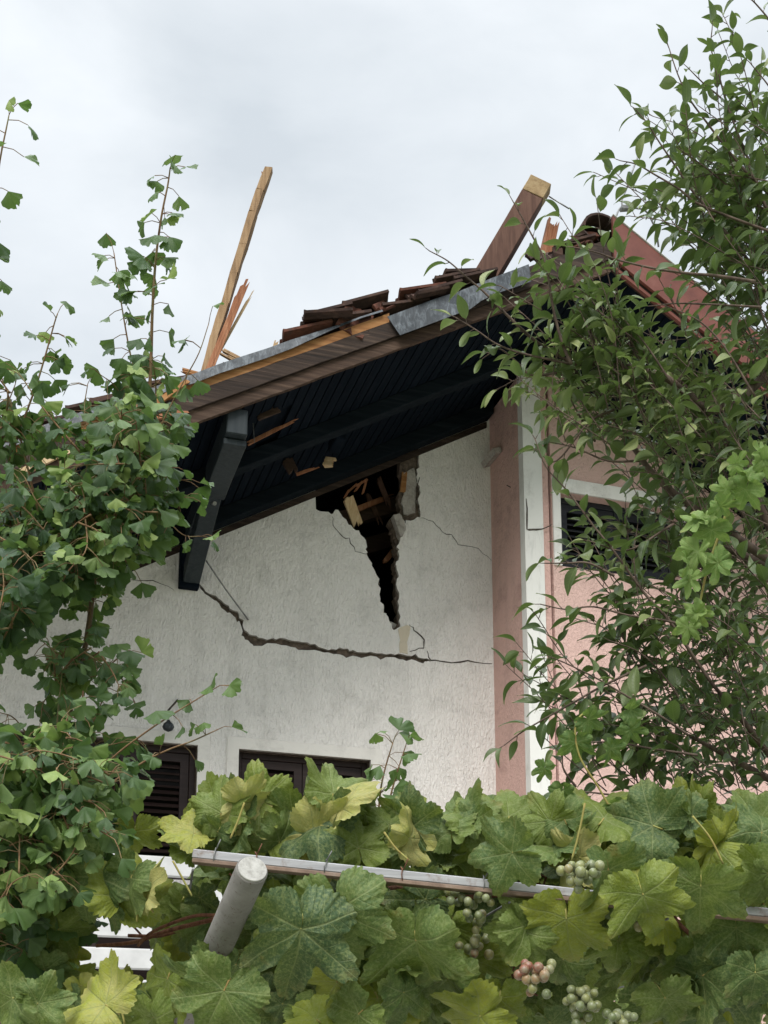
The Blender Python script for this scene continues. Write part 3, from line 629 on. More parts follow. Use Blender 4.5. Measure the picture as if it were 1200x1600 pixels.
# white boarded balcony rail behind the leaves, low on the left
rail = empty('balcony_railing', (0, 0, 0)); rail.parent = house; rail.location = -house.location + Vector((0, DW - .9, 2.2)); rail['label'] = 'white horizontal railing boards'
bx0, bx1 = at(-60, 1400, DW - .9).x, at(700, 1400, DW - .9).x
for i in range(6):
    zt2 = at(180, 1334 + i * 49, DW - .9).z
    mb = MB(); mb.box((bx0, DW - .92, zt2 - .155), (bx1, DW - .88, zt2)); mb.build('railing_board', M['white_board'], rail, .012)
for k in range(5):
    x = bx0 + (bx1 - bx0) * k / 4; mb = MB(); mb.box((x - .03, DW - .875, 2.0), (x + .03, DW - .82, at(180, 1330, DW - .9).z)); mb.build('railing_post', M['shutter'], rail)
mb = MB(); mb.box((bx0, DW - .87, 1.95), (bx1, DW - .001, 2.08)); mb.build('balcony_slab', M['trim_white'], house)
mb = MB(); mb.box((bx0, DW - .4, 2.09), (bx1, DW - .36, W1[2] - .12)); mb.build('balcony_lining', M['shutter'], house)
# lightning wire hook etc: thin rod below the brace
mb = MB(); mb.tube([at(322, 876, DW - .35), at(352, 920, DW - .2), at(383, 962, DW - .03), at(388, 969, DW - .02)], .007, 6); tag(mb.build('hanging_rod', M['wire']), 'thin dark rod hanging from the brace foot against the cracked white wall', 'rod')
mb = MB(); pp = [(1004, 226, 8.25), (990, 262, 8.2), (980, 292, 8.15), (972, 312, 8.1), (975, 323, 8.08), (992, 325, 8.08), (1008, 329, 8.1), (1019, 346, 8.12), (1026, 366, 8.15), (1029, 386, 8.2)]
mb.tube(smooth_path([at(*p) for p in pp], 5), .008, 6); mb.tube(smooth_path([at(977, 324, 8.08), at(968, 326, 8.04), at(962, 340, 8.02)], 5), .008, 6); mb.beam(at(970, 326, 8.08), at(984, 325, 8.08), .05, .03)
tag(mb.build('lightning_wire', M['wire']), 'bent grey wire standing on the roof peak above the red verge board', 'wire')

# ---------------------------------------------------------------- broken timbers standing out of the roof
t = empty('broken_pole', at(318, 592, 8.6)); tag(t, 'tallest broken batten, splintered at its foot, sticking up from the roof on the left', 'timber')
mb = MB(3); pts = [(318, 596), (335, 530), (352, 478), (366, 430), (380, 385), (395, 335), (407, 300), (420, 266)]
pts = [at(x, y, 8.6) for x, y in pts]
for a, b in zip(pts[:-1], pts[1:]): mb.beam(a, b + (b - a) * .02, .062, .06, (.4, 1, 0), 2, .004)
mb.build('shaft', M['pole'], t)
mb = MB(); mb.splinter(at(326, 590, 8.55), at(375, 450, 8.55), .035, .02, (0, 1, 0), 3, 3, .3); mb.build('splinter', M['red_split'], t); mb = MB(); mb.beam(at(414, 290, 8.6), at(409, 268, 8.6), .022, .012, (0, 1, 0), 1, 0, .3); mb.build('splinter', M['red_split'], t)
mb = MB(); mb.splinter(at(321, 592, 8.5), at(387, 434, 8.55), .055, .03, (0, 1, 0), 8, 3, .12); tag(mb.build('split_batten', M['red_split']), 'short red-brown split batten leaning beside the tallest pole on the roof', 'timber')
mb = MB(); mb.splinter(at(340, 555, 8.55), at(397, 452, 8.6), .022, .012, (0, 1, 0), 12, 3, .2); tag(mb.build('pale_splinter', M['pale_split']), 'thin pale splinter of wood right of the red-brown split batten', 'splinter')
mb = MB(); mb.splinter(at(390, 573, 8.3), at(343, 547, 8.35), .06, .035, (0, 1, 0), 4, 4, .35); tag(mb.build('broken_board', M['pole']), 'short yellowish broken board lying aslant on the roof edge', 'board')
mb = MB(); mb.splinter(at(318, 594, 8.35), at(287, 600, 8.3), .1, .03, (0, 1, 0), 14, 5, .5); mb.splinter(at(320, 590, 8.4), at(262, 573, 8.35), .05, .03, (0, 1, 0), 15, 3, .4); tag(mb.build('torn_wood', M['fresh']), 'torn orange wood at the foot of the tallest pole', 'wood')
mb = MB(); mb.beam(at(352, 578, 8.35), at(362, 578, 8.35), .07, .07, (0, .2, 1), 2, .01); mb.beam(at(340, 588, 8.4), at(385, 578, 8.4), .05, .05, (0, .2, 1), 3, .012); tag(mb.build('tile_fragment', M['tile']), 'dark broken tile fragment on the roof edge below the short board', 'tile fragment')
mb = MB(); mb.splinter(at(424, 560, 8.3), at(433, 530, 8.3), .03, .02, (0, 1, 0), 18, 3, .3); tag(mb.build('wood_chip', M['pale_split']), 'small upright pale wood chip left of the stacked tiles', 'splinter')
# big squared beam
bt = empty('roof_beam', at(765, 425, 8.5)); tag(bt, 'thick brown squared beam jutting up through the roof near the peak', 'beam')
A_, B_, C_ = at(757, 436, 8.5), at(826, 313, 8.35), at(851, 268 + 14, 8.3)
def frame_beam(p, q, w_, h_): mb = MB(4); mb.beam(p, q, w_, h_, (-.15, -1, .3), 3, .002); return mb
ax_d = (at(843, 290, 8.3) - at(758, 436, 8.5)); f0 = at(758, 436, 8.5); f1 = f0 + ax_d
frame_beam(f0, f0 + ax_d * .86, .19, .13).build('shaft', M['beam_brown'], bt, .004); frame_beam(f0 + ax_d * .862, f0 + ax_d * 1.02, .19, .13).build('bare_end', M['beam_bare'], bt, .004)
mb = MB(); mb.tube([at(858, 307, 8.3), at(889, 326, 8.2)], .006, 6); mb.build('nail', M['wire'], bt)
mb = MB(); mb.splinter(at(852, 402, 8.4), at(866, 340, 8.4), .10, .07, (0, 1, 0), 21, 5, .35); tag(mb.build('splintered_stump', M['red_split']), 'short orange splintered timber stump right of the thick beam', 'timber')
# stray tiles: tilted and broken ones
def loose(px, py, d, ax, ay, az_, label, red, L_=.4, W_=.24):
    mb = MB(); m = Matrix.Rotation(az_, 3, 'Z') @ Matrix.Rotation(ay, 3, 'Y') @ Matrix.Rotation(ax, 3, 'X')
    ux, uy, uz = m @ Vector((1, 0, 0)), m @ Vector((0, 1, 0)), m @ Vector((0, 0, 1)); o = at(px, py, d)
    tile_bm(mb, o - ux * L_ / 2 - uy * W_ / 2, ux, uy, uz, L_, W_); tag(mb.build('roof_tile', M['tile_red' if red else 'tile']), label, 'roof tile', 'loose tiles on the broken roof')
loose(552, 505, 8.05, R(60), R(-62), R(35), 'reddish tile standing on edge against the stacked courses', True, .30, .22)
loose(575, 512, 8.1, R(50), R(-35), R(20), 'dark tile tipped over beside the reddish tile on edge', False, .24, .2)
loose(712, 436, 8.15, R(8), R(-20), R(10), 'dark tile lying askew left of the thick beam', False, .3, .2)
loose(838, 404, 8.2, R(30), R(-50), R(40), 'small dark broken tile left of the splintered stump', False, .16, .16)
loose(512, 497, 8.0, R(20), R(-8), R(-12), 'dark tile sliding forward off the top of the left tile stack', False, .36, .2)
loose(668, 462, 8.0, R(25), R(-26), R(6), 'dark cracked tile above the middle of the loose metal sheet', False, .3, .18)
loose(600, 484, 8.05, R(35), R(-40), R(30), 'small tile shard above the left end of the loose metal sheet', True, .16, .12)
loose(140, 655, 8.2, R(40), R(-30), R(60), 'dark tile tipped up above the roof edge behind the ginkgo', False, .22, .2)

# timbers hanging in the hole of the wall
mb = MB(); mb.splinter(at(543, 776, DW - .02), at(562, 828, DW + .06), .10, .035, (0, 1, 0), 33, 4, .2, both=True); tag(mb.build('hanging_splinter', M['pale_split']), 'pale orange broken timber hanging in the hole of the white wall', 'timber')
mb = MB()
for i, (a, b, c_, d_) in enumerate(((574, 749, 545, 766), (566, 752, 552, 772), (572, 752, 565, 778), (545, 766, 537, 780), (558, 756, 540, 772))): mb.splinter(at(a, b, DW + .1), at(c_, d_, DW + .05 + i * .02), .02, .012, (0, 1, 0), 40 + i, 2, .3)
tag(mb.build('wood_shreds', M['red_split']), 'thin reddish wood shreds at the top of the hole in the wall', 'splinters')
mb = MB(); mb.splinter(at(629, 768, DW + .01), at(633, 731, DW + .02), .05, .03, (0, 1, 0), 50, 3, .3); tag(mb.build('orange_splinter', M['fresh']), 'upright orange splinter at the right edge of the hole in the wall', 'splinter')
# lamp hook on the wall above the first window
lp = empty('wall_lamp', at(268, 1118, DW - .12)); tag(lp, 'small clear bulb on a black wire bracket above the left brown window', 'lamp')
mb = MB(); mb.tube(smooth_path([at(277, 1094, DW - .001), at(272, 1100, DW - .1), at(262, 1112, DW - .14), at(263, 1122, DW - .13)], 5), .009, 6); mb.build('bracket', M['crack'], lp)
mb = MB(); c0 = at(263, 1134, DW - .13)
mb.tube([c0 + Vector((0, 0, z)) for z in (.05, .035, .015, -.01, -.035, -.05)], [.012, .018, .04, .05, .038, .008], 12); mb.build('bulb', M['zinc'], lp)

# ================================================================ foliage
class Leaves:
    def __init__(s): s.V, s.F, s.LC, s.T, s.n = [], [], [], [], 0
    def add(s, tp, loc, d, nrm, size, tint, rnd, curl=.3, fold=.2, twist=0):
        V, F, LC = tp; d = Vector(d).normalized(); nv = Vector(nrm); x = d.cross(nv)
        if x.length < 1e-3: x = d.orthogonal()
        x.normalize(); z = x.cross(d)
        P = V.copy(); yy = P[:, 1]; xx = P[:, 0]
        cu = curl * rnd.uniform(.3, 1.3); P[:, 2] += -cu * yy * yy * .6 + fold * rnd.uniform(.2, 1.4) * np.abs(xx) - twist * xx * yy
        P[:, 1] = yy * (1 - .12 * cu * yy)
        m = np.array([[x.x, x.y, x.z], [d.x, d.y, d.z], [z.x, z.y, z.z]])
        s.V.append(P @ m * size + np.array(loc)); s.F.append(F + s.n); s.LC.append(LC); s.T.append(np.full(len(V), tint)); s.n += len(V)
    def build(s, name, mat, parent=None):
        V = np.concatenate(s.V); F = np.concatenate(s.F); me = bpy.data.meshes.new(name)
        me.vertices.add(len(V)); me.vertices.foreach_set('co', V.astype(np.float32).ravel()); me.loops.add(len(F) * 3); me.loops.foreach_set('vertex_index', F.astype(np.int32).ravel())
        me.polygons.add(len(F)); me.polygons.foreach_set('loop_start', np.arange(len(F), dtype=np.int32) * 3); me.update(calc_edges=True); me.validate()
        a = me.attributes.new('lc', 'FLOAT_VECTOR', 'POINT'); a.data.foreach_set('vector', np.concatenate(s.LC).astype(np.float32).ravel())
        a = me.attributes.new('tint', 'FLOAT', 'POINT'); a.data.foreach_set('value', np.concatenate(s.T).astype(np.float32))
        return link(name, me, mat, parent, smooth=True)
def polar(rfun, na, nr, a0, a1, zf, lcf, closed=False):
    V, LC, F = [(0, 0, 0)], [lcf(0, 0)], []
    for j in range(1, nr + 1):
        for i in range(na + 1):
            a = a0 + (a1 - a0) * i / na; r = rfun(a) * (j / nr) ** .85
            x, y = math.sin(a) * r, math.cos(a) * r; V.append((x, y, zf(a, r, j / nr))); LC.append(lcf(a, r))
    w_ = na + 1
    for i in range(na): F.append((0, 1 + i + 1, 1 + i))
    for j in range(1, nr):
        for i in range(na):
            a = 1 + (j - 1) * w_ + i; b = a + w_; F.append((a, a + 1, b)); F.append((a + 1, b + 1, b))
    return np.array(V, float), np.array(F), np.array(LC, float)
def grape_tpl(seed, na=176, nr=9, deep=.5, amp=1):
    r = random.Random(seed); sides = []
    for _ in (0, 1):
        k = 1 - deep * .30 * r.uniform(.7, 1.2); k2 = 1 - deep * .24 * r.uniform(.6, 1.2); j = lambda q: q * r.uniform(.94, 1.06)
        sides.append([(0, 1.0), (.14, .88), (.34, j(.74) * k ** .5), (.50, j(.70) * k), (.72, j(.76)), (.88, j(.83)), (.98, j(.90)), (1.10, j(.80)), (1.34, j(.70) * k2 ** .5), (1.52, j(.65) * k2), (1.78, j(.68)), (1.98, j(.74)), (2.2, j(.66)), (2.6, j(.57)), (2.9, j(.48)), (3.06, .32), (3.2, .10)])
    ph = [r.uniform(0, 6.3) for _ in range(8)]; nt_ = 44; tj = [r.uniform(.4, 1.4) for _ in range(nt_ + 1)]; wk = [r.uniform(2.5, 5) for _ in range(4)]
    def rf(a):
        S = sides[0 if a < 0 else 1]; x = abs(a); v = .1
        for (a0, r0), (a1, r1) in zip(S[:-1], S[1:]):
            if a0 <= x <= a1: v = r0 + (r1 - r0) * (x - a0) / (a1 - a0); break
        u = (a + math.pi) / (2 * math.pi) * nt_; fr = u % 1; v *= 1 + .085 * tj[int(u) % nt_] * (1 - abs(fr - .62) / .62 - .4)
        return v * .62
    def zf(a, r_, t):
        x, y = math.sin(a) * r_, math.cos(a) * r_
        w_ = .045 * math.sin(wk[0] * x * 2 + wk[1] * y + ph[0]) + .03 * math.sin(wk[2] * 3 * y - wk[3] * 2 * x + ph[1]) + .028 * t ** 3 * math.sin(8 * a + ph[2]) + .018 * t ** 3 * math.sin(15 * a + ph[3])
        dl = min(abs(abs(a) - c) for c in (0, .98, 1.95)); return amp * (w_ * min(1, t * 2) + .05 * min(dl, .5) * t - (.05 + .08 * math.sin(a + ph[4]) + .05 * math.sin(2 * a + ph[5])) * t * t)
    return polar(rf, na, nr, -math.pi * .985, math.pi * .985, zf, lambda a, r_: (math.sin(a) * r_ / .62, math.cos(a) * r_ / .62, seed * 1.7))
def ginkgo_tpl(seed, na=26, nr=5):
    r = random.Random(seed); half = r.uniform(.7, 1.35); notch = r.uniform(.1, .6); ph = [r.uniform(0, 6.3) for _ in range(4)]; off = r.uniform(-.1, .1); fa = r.uniform(.05, .16)
    def rf(a):
        e = abs(a - off); n_ = 1 - notch * max(0, 1 - e / .09); w_ = 1 + .05 * math.sin(9 * a + ph[0]) + .03 * math.sin(23 * a + ph[1]); ed = (half - abs(a)) / .22
        return n_ * w_ * (1 if ed > 1 else .88 + .12 * ed)
    V, F, LC = polar(rf, na, nr, -half, half, lambda a, r_, t: fa * math.sin(4 * a + ph[2]) * t * t + .05 * math.sin(11 * a + ph[3]) * t * t, lambda a, r_: (a, r_, 0)); return V, F, LC
def ovate_tpl(seed, nl_=8, wid=.40):
    r = random.Random(seed); V, LC, F = [], [], []; sk = r.uniform(-.06, .06); wv = r.uniform(0, 6)
    for i in range(nl_ + 1):
        t = i / nl_; hw = wid * .5 * (math.sin(math.pi * min(1, t * 1.0) ** .82) ** .85 if 0 < t < 1 else 0) + .004; hw *= 1 if t < .85 else .9
        for k in (-1, -.5, 0, .5, 1):
            x = hw * k + sk * math.sin(math.pi * t); V.append((x, t, .22 * abs(hw * k) + .03 * math.sin(6 * t + wv + k) * abs(k))); LC.append((hw * k, t, 0))
    for i in range(nl_):
        for k in range(4): a = i * 5 + k; b = a + 5; F.append((a, a + 1, b)); F.append((a + 1, b + 1, b))
    return np.array(V, float), np.array(F), np.array(LC, float)
TG = [grape_tpl(i, deep=[.35, .6, .8, .45, 1.0, .7, .5, .9][i]) for i in range(8)]; TGL = [grape_tpl(i + 20, 72, 4, deep=.7) for i in range(4)]
TY = [grape_tpl(i + 40, 110, 6, deep=1.5) for i in range(3)]; TK = [ginkgo_tpl(i) for i in range(10)]; TO = [ovate_tpl(i, wid=[.30, .34, .40, .36, .44][i]) for i in range(5)]

def rv(r, s=1): return Vector((r.gauss(0, s), r.gauss(0, s), r.gauss(0, s)))
def inpoly(x, y, P):
    c = False; j = len(P) - 1
    for i in range(len(P)):
        if (P[i][1] > y) != (P[j][1] > y) and x < (P[j][0] - P[i][0]) * (y - P[i][1]) / (P[j][1] - P[i][1]) + P[i][0]: c = not c
        j = i
    return c
def shoot(LV, TW, pts, r0, r1, step, leaf, rnd, skip=0.0, n=6):
    """a shoot along pts with leaves set alternately; leaf(LV, TW, p, axis, out, rnd, t)"""
    P = smooth_path(pts, n); k = len(P); TW.tube(P, [r0 + (r1 - r0) * i / (k - 1) for i in range(k)], 6)
    acc = 0; ph = rnd.uniform(0, 6.3); total = sum((P[i + 1] - P[i]).length for i in range(k - 1)) or 1; run = 0
    for i in range(k - 1):
        seg = (P[i + 1] - P[i]); L_ = seg.length; ax_ = seg.normalized() if L_ > 1e-6 else Vector((0, 0, 1)); pos = 0
        while acc + (L_ - pos) >= step:
            pos += step - acc; acc = 0; tt = (run + pos) / total
            if tt < skip: continue
            ph += 2.4 + rnd.uniform(-.5, .5); a = ax_.orthogonal().normalized(); b = ax_.cross(a)
            leaf(LV, TW, P[i] + ax_ * pos, ax_, (a * math.cos(ph) + b * math.sin(ph)).normalized(), rnd, tt)
        acc += L_ - pos; run += L_
    leaf(LV, TW, P[-1], (P[-1] - P[-2]).normalized(), (P[-1] - P[-2]).normalized(), rnd, 1)
def ginkgo_leaf(sz_=.052, tint=(.25, .75), pet=.035):
    def f(LV, TW, p, ax_, out_, r, t):
        s_ = sz_ * r.uniform(.7, 1.15) * (1 - .25 * t)
        for _ in range(1 if r.random() < .6 else 2):
            o = (out_ + rv(r, .25) + ax_ * r.uniform(.0, .5)).normalized(); pl = pet * r.uniform(.6, 1.3)
            q = p + o * pl * .6; e = q + (o + Vector((0, 0, -.5))).normalized() * pl * .6
            TW.tube([p, q, e], [.0011, .0009, .0009], 4, False)
            d = (o * r.uniform(.3, 1) + Vector((0, 0, -r.uniform(.2, 1.3))) + rv(r, .25)).normalized(); nn_ = (Vector((0, 0, 1)) + rv(r, .7) - FWH * .8).normalized()
            LV.add(r.choice(TK), e, d, nn_, s_, min(1, r.uniform(*tint) + (.4 if r.random() < .22 else 0)), r, .45, r.uniform(-.35, .45), r.uniform(-.25, .25))
    return f
def ovate_leaf(sz_=.06, tint=(.1, .7)):
    def f(LV, TW, p, ax_, out_, r, t):
        s_ = sz_ * r.uniform(.65, 1.15) * (1 - .2 * t)
        o = (out_ * .8 + ax_ * .6 + rv(r, .15)).normalized(); e = p + o * .012; TW.tube([p, e], [.001, .0008], 4, False)
        d = (o + Vector((0, 0, -r.uniform(-.2, .6))) + rv(r, .15)).normalized(); nn_ = (Vector((0, 0, 1)) + rv(r, .4) - FWH * .25).normalized()
        LV.add(r.choice(TO), e, d, nn_, s_, min(1, r.uniform(*tint) + .25 * t * r.random()), r, .6, r.uniform(.1, .6), r.uniform(-.3, .3))
    return f
def fill(LV, TW, poly, count, D0, D1, leaf, rnd, length=(.10, .24), step=.022, up=.3, r0=.0022, bias=None):
    xs = [p[0] for p in poly]; ys = [p[1] for p in poly]; k = 0
    while k < count:
        x, y = rnd.uniform(min(xs), max(xs)), rnd.uniform(min(ys), max(ys))
        if not inpoly(x, y, poly): continue
        D = rnd.uniform(D0, D1); p = av(x, y, D); d = (rv(rnd) + Vector((0, 0, up))).normalized()
        if bias: d = (d + bias).normalized()
        L_ = rnd.uniform(*length); q = p + d * L_ * .5 + rv(rnd, .01); e = q + (d + rv(rnd, .25) + Vector((0, 0, -.1))).normalized() * L_ * .5
        shoot(LV, TW, [p - d * L_ * .3, q, e], r0, .001, step, leaf, rnd, n=4); k += 1

# ---------------------------------------------------------------- ginkgo on the left
r = random.Random(11); root = av(-60, 1900, 3.1); root.z = 0
gk = empty('ginkgo_tree', root); tag(gk, 'ginkgo with fan shaped leaves and tall thin shoots along the left side', 'tree')
LV = Leaves(); TW = MB(1); gl = ginkgo_leaf(.046)
TRK = MB(2); D = 3.0
main = [root, av(-30, 1780, 3.1), av(20, 1560, 3.1), av(60, 1400, 3.05), av(92, 1190, 3.0)]
TRK.tube(smooth_path(main, 6), [.030 - .018 * i / 24 for i in range(25)], 10)
def px(L_, D): return [av(x, y, D + (p[0] if p else 0)) for x, y, *p in L_]
TRK.tube(smooth_path(px([(92, 1190), (112, 1100), (135, 1000), (150, 890), (168, 790), (200, 745), (222, 680)], 3.0), 5), [.0075 - .003 * i / 30 for i in range(31)], 8)
T2 = av(-40, 1250, 3.4)
TRK.tube(smooth_path([av(-30, 1780, 3.1), av(-60, 1400, 3.3), T2, av(-30, 1000, 3.4), av(60, 860, 3.3), av(150, 760, 3.2)], 6), [.028 - .020 * i / 30 for i in range(31)], 8)
TRK.build('trunk', M['gbark'], gk)
# long visible shoots
sh = [([(222, 690), (232, 630), (236, 560), (238, 490), (243, 410), (252, 340), (262, 290), (266, 262)], 3.0, .005, .0016, .022, .0),
      ([(226, 640), (216, 600), (204, 555), (193, 495), (186, 450), (178, 395)], 3.05, .0026, .0013, .021, .0),
      ([(15, 720), (34, 664), (56, 604), (71, 555), (85, 505), (90, 490)], 3.0, .0032, .0014, .019, .0),
      ([(130, 712), (82, 656), (56, 622), (36, 592)], 2.95, .0024, .0013, .027, 0),
      ([(232, 710), (259, 649), (289, 592), (311, 551), (326, 506)], 2.95, .0022, .0010, .07, .3),
      ([(140, 680), (132, 640), (137, 600)], 3.0, .002, .001, .03, 0),
      ([(-30, 420), (-12, 330), (0, 250), (10, 200), (14, 180)], 2.9, .003, .0014, .032, 0),
      ([(-40, 520), (-30, 430), (-14, 400)], 2.9, .002, .001, .03, 0),
      ([(110, 1250), (176, 1184), (225, 1146), (270, 1116), (330, 1079)], 2.8, .0028, .0014, .05, .4),
      ([(150, 1240), (217, 1195), (262, 1172), (300, 1158), (340, 1140)], 2.75, .0026, .0013, .055, .5),
      ([(88, 1190), (90, 1120), (96, 1060), (100, 1020)], 2.85, .002, .001, .035, .2),
      ([(100, 1230), (135, 1150), (160, 1090), (150, 1040)], 2.9, .0022, .001, .035, .2),
      ([(160, 880), (200, 850), (240, 800), (285, 835), (315, 838)], 2.95, .0022, .001, .045, .1),
      ([(60, 800), (20, 640), (-10, 560)], 3.0, .003, .0012, .03, .1),
      ([(-30, 760), (0, 700), (10, 640), (24, 600)], 3.0, .003, .0012, .03, .1)]
for pts_, D, a, b, st, sk in sh: shoot(LV, TW, px(pts_, D), a, b, st, gl, r, sk)
shoot(LV, TW, px([(96, 1180), (112, 1100), (135, 1000), (150, 890), (168, 790), (195, 748)], 2.99), .001, .001, .022, ginkgo_leaf(.055, (.3, .9)), r, 0)
P1 = [(130, 760), (165, 715), (178, 665), (205, 625), (232, 630), (256, 665), (268, 700), (250, 730), (235, 770), (238, 815), (222, 835), (190, 845), (165, 870), (120, 830)]
gm = ginkgo_leaf(.051); gd_ = ginkgo_leaf(.053, (0, .4))
fill(LV, TW, P1, 70, 2.8, 3.2, gm, r, (.05, .13), .024)
fill(LV, TW, [(-40, 825), (60, 820), (140, 790), (180, 825), (150, 875), (100, 905), (50, 930), (-40, 950)], 85, 2.8, 3.3, gd_, r, (.06, .15), .024)
fill(LV, TW, [(-40, 825), (60, 815), (150, 780), (140, 830), (20, 870), (-40, 870)], 20, 2.75, 2.9, ginkgo_leaf(.044, (.4, .9)), r, (.05, .12), .026)
fill(LV, TW, [(-40, 590), (20, 600), (30, 680), (-40, 700)], 9, 2.9, 3.1, gl, r, (.06, .12), .026)
fill(LV, TW, [(-40, 890), (30, 900), (50, 950), (10, 1000), (-40, 1010)], 12, 2.6, 2.8, ginkgo_leaf(.06, (0, .3)), r, (.06, .12), .026)
P2 = [(-40, 1180), (40, 1160), (110, 1150), (150, 1185), (172, 1225), (175, 1250), (150, 1290), (110, 1340), (80, 1400), (-40, 1420)]
fill(LV, TW, P2, 105, 2.5, 3.0, gm, r, (.05, .13), .024); fill(LV, TW, P2, 40, 2.42, 2.6, ginkgo_leaf(.046, (.45, .95)), r, (.05, .12), .026)
fill(LV, TW, [(-40, 1360), (90, 1340), (110, 1400), (90, 1480), (60, 1520), (-40, 1500)], 60, 2.6, 3.1, gd_, r, (.06, .14), .024)
fill(LV, TW, [(70, 1020), (150, 1010), (180, 1060), (150, 1100), (80, 1090)], 12, 2.8, 3.0, gl, r, (.05, .12), .026)
LV.build('foliage', M['ginkgo_leaf'], gk); TW.build('twigs', M['gtwig'], gk, recalc=False)
# young ginkgo shoot behind the vine
r = random.Random(5); b_ = av(585, 1900, 3.3); b_.z = 0; g2 = empty('ginkgo_sapling', b_); tag(g2, 'young ginkgo shoot rising above the vine leaves before the white wall', 'tree')
LV = Leaves(); TW = MB(1); TW.tube([b_, av(588, 1500, 3.2), av(590, 1300, 3.1)], [.006, .005, .003], 6)
shoot(LV, TW, px([(590, 1300), (594, 1240), (602, 1200), (614, 1160)], 3.1), .003, .0014, .032, ginkgo_leaf(.05, (.5, .9)), r); shoot(LV, TW, px([(606, 1260), (618, 1215), (634, 1165)], 3.1), .0026, .0013, .032, ginkgo_leaf(.05, (.5, .9)), r)
LV.build('foliage', M['ginkgo_leaf'], g2); TW.build('stem', M['gtwig'], g2, recalc=False)

# ---------------------------------------------------------------- fruit tree on the right
r = random.Random(21); root = av(1330, 1900, 3.3); root.z = 0
pt = empty('fruit_tree', root); tag(pt, 'small leaved fruit tree with slender branches filling the right side', 'tree')
LV = Leaves(); TW = MB(1); ol = ovate_leaf(.062); TRK = MB(3)
J1, J2, J3 = av(1260, 1250, 3.2), av(1240, 900, 3.2), av(1230, 560, 3.2)
TRK.tube(smooth_path([root, av(1300, 1600, 3.3), J1, J2, J3, av(1215, 300, 3.2)], 8), [.06 - .05 * i / 40 for i in range(41)], 10)
limbs = [[J2, av(1150, 840, 3.1), av(1040, 760, 3.1), av(990, 700, 3.1), av(950, 640, 3.1)], [J2, av(1140, 860, 3.2), av(1090, 845, 3.2)], [J3, av(1120, 640, 3.1), av(1040, 590, 3.0), av(960, 570, 2.95), av(893, 569, 2.9)],
         [J1, av(1180, 1150, 3.0), av(1111, 1066, 3.0)], [J1, av(1170, 1200, 3.1), av(1076, 1149, 3.0)], [J2, av(1150, 720, 3.2), av(1075, 610, 3.1), av(1010, 560, 3.1)]]
for l_ in limbs: P = smooth_path(l_, 6); TRK.tube(P, [.013 - .009 * i / (len(P) - 1) for i in range(len(P))], 7)
TRK.build('trunk', M['pbark'], pt)
br = [([(1240, 340), (1194, 296), (1160, 262), (1130, 225), (1104, 191), (1077, 154), (1059, 116), (1044, 71)], 3.0, .03), ([(1200, 330), (1179, 285), (1167, 244), (1149, 199), (1134, 157), (1122, 112), (1111, 75), (1113, 41)], 3.05, .03),
      ([(1149, 190), (1130, 157), (1100, 131), (1074, 105)], 3.1, .028), ([(1180, 420), (1140, 370), (1111, 334), (1077, 292), (1055, 259), (1032, 225), (1010, 191), (991, 169)], 3.0, .026),
      ([(1230, 370), (1175, 352), (1092, 319), (1062, 296), (1025, 274), (995, 257), (969, 251)], 2.95, .028), ([(1240, 200), (1205, 140), (1171, 97)], 3.0, .03), ([(1250, 120), (1215, 50), (1180, 5), (1160, -10)], 3.0, .03),
      ([(1180, 440), (1119, 431), (1074, 427), (1025, 420), (969, 407), (931, 394), (894, 386)], 2.8, .042), ([(1190, 480), (1119, 476), (1060, 474), (1020, 478)], 2.85, .04), ([(1200, 330), (1150, 300), (1100, 260), (1060, 232)], 3.05, .028),
      ([(896, 569), (837, 533), (796, 496), (783, 483), (758, 458), (729, 433), (700, 408), (671, 392)], 2.9, .034), ([(893, 569), (880, 540), (866, 490), (858, 442), (850, 404), (833, 371), (817, 342), (800, 312)], 2.85, .034),
      ([(892, 569), (850, 560), (808, 550), (775, 537), (746, 517), (712, 496)], 2.88, .020), ([(870, 583), (830, 586), (808, 566), (780, 545), (760, 556)], 2.9, .03),
      ([(1111, 1066), (1081, 1022), (1046, 970), (1006, 926), (962, 865), (927, 821), (888, 769), (853, 729), (836, 686)], 2.8, .026), ([(1060, 975), (1041, 970), (980, 961), (927, 948), (884, 952), (844, 944)], 2.75, .026),
      ([(1076, 1149), (1032, 1119), (980, 1088), (936, 1062), (892, 1040), (862, 1027)], 2.7, .034), ([(1010, 1040), (945, 1070), (897, 1097), (844, 1127), (814, 1145), (787, 1165)], 2.75, .036),
      ([(1080, 1120), (1040, 1060), (1000, 1020), (950, 1000)], 2.8, .03), ([(1090, 1180), (1020, 1170), (960, 1160), (900, 1160)], 2.75, .035), ([(960, 640), (920, 660), (870, 720), (840, 706)], 2.9, .026), ([(1000, 720), (950, 720), (900, 700), (866, 692)], 2.9, .026),
      ([(1000, 620), (940, 560), (920, 500), (930, 470)], 2.9, .026), ([(980, 560), (960, 520), (950, 490)], 2.9, .026), ([(930, 690), (900, 640), (880, 600)], 2.95, .025), ([(1050, 600), (1010, 540), (980, 505)], 2.85, .03),
      ([(1180, 620), (1130, 540), (1090, 500), (1040, 478)], 2.8, .032), ([(960, 900), (920, 880), (885, 880), (850, 880)], 2.75, .028), ([(1050, 820), (980, 860), (920, 845)], 2.8, .03), ([(900, 1230), (880, 1200), (880, 1170)], 2.8, .03), ([(1000, 1250), (940, 1240), (880, 1235)], 2.75, .034)]
for L_, D, st in br: shoot(LV, TW, px(L_, D), .0042 if len(L_) > 6 else .003, .0012, st, ovate_leaf(.073, (.2, .85)), r, .08)
dg = (-RGT * .8 + Vector((0, 0, 1.0))) * 1.4; lf = ovate_leaf(.070, (.1, .8)); lt = ovate_leaf(.062, (.4, 1)); ld = ovate_leaf(.066, (.05, .6))
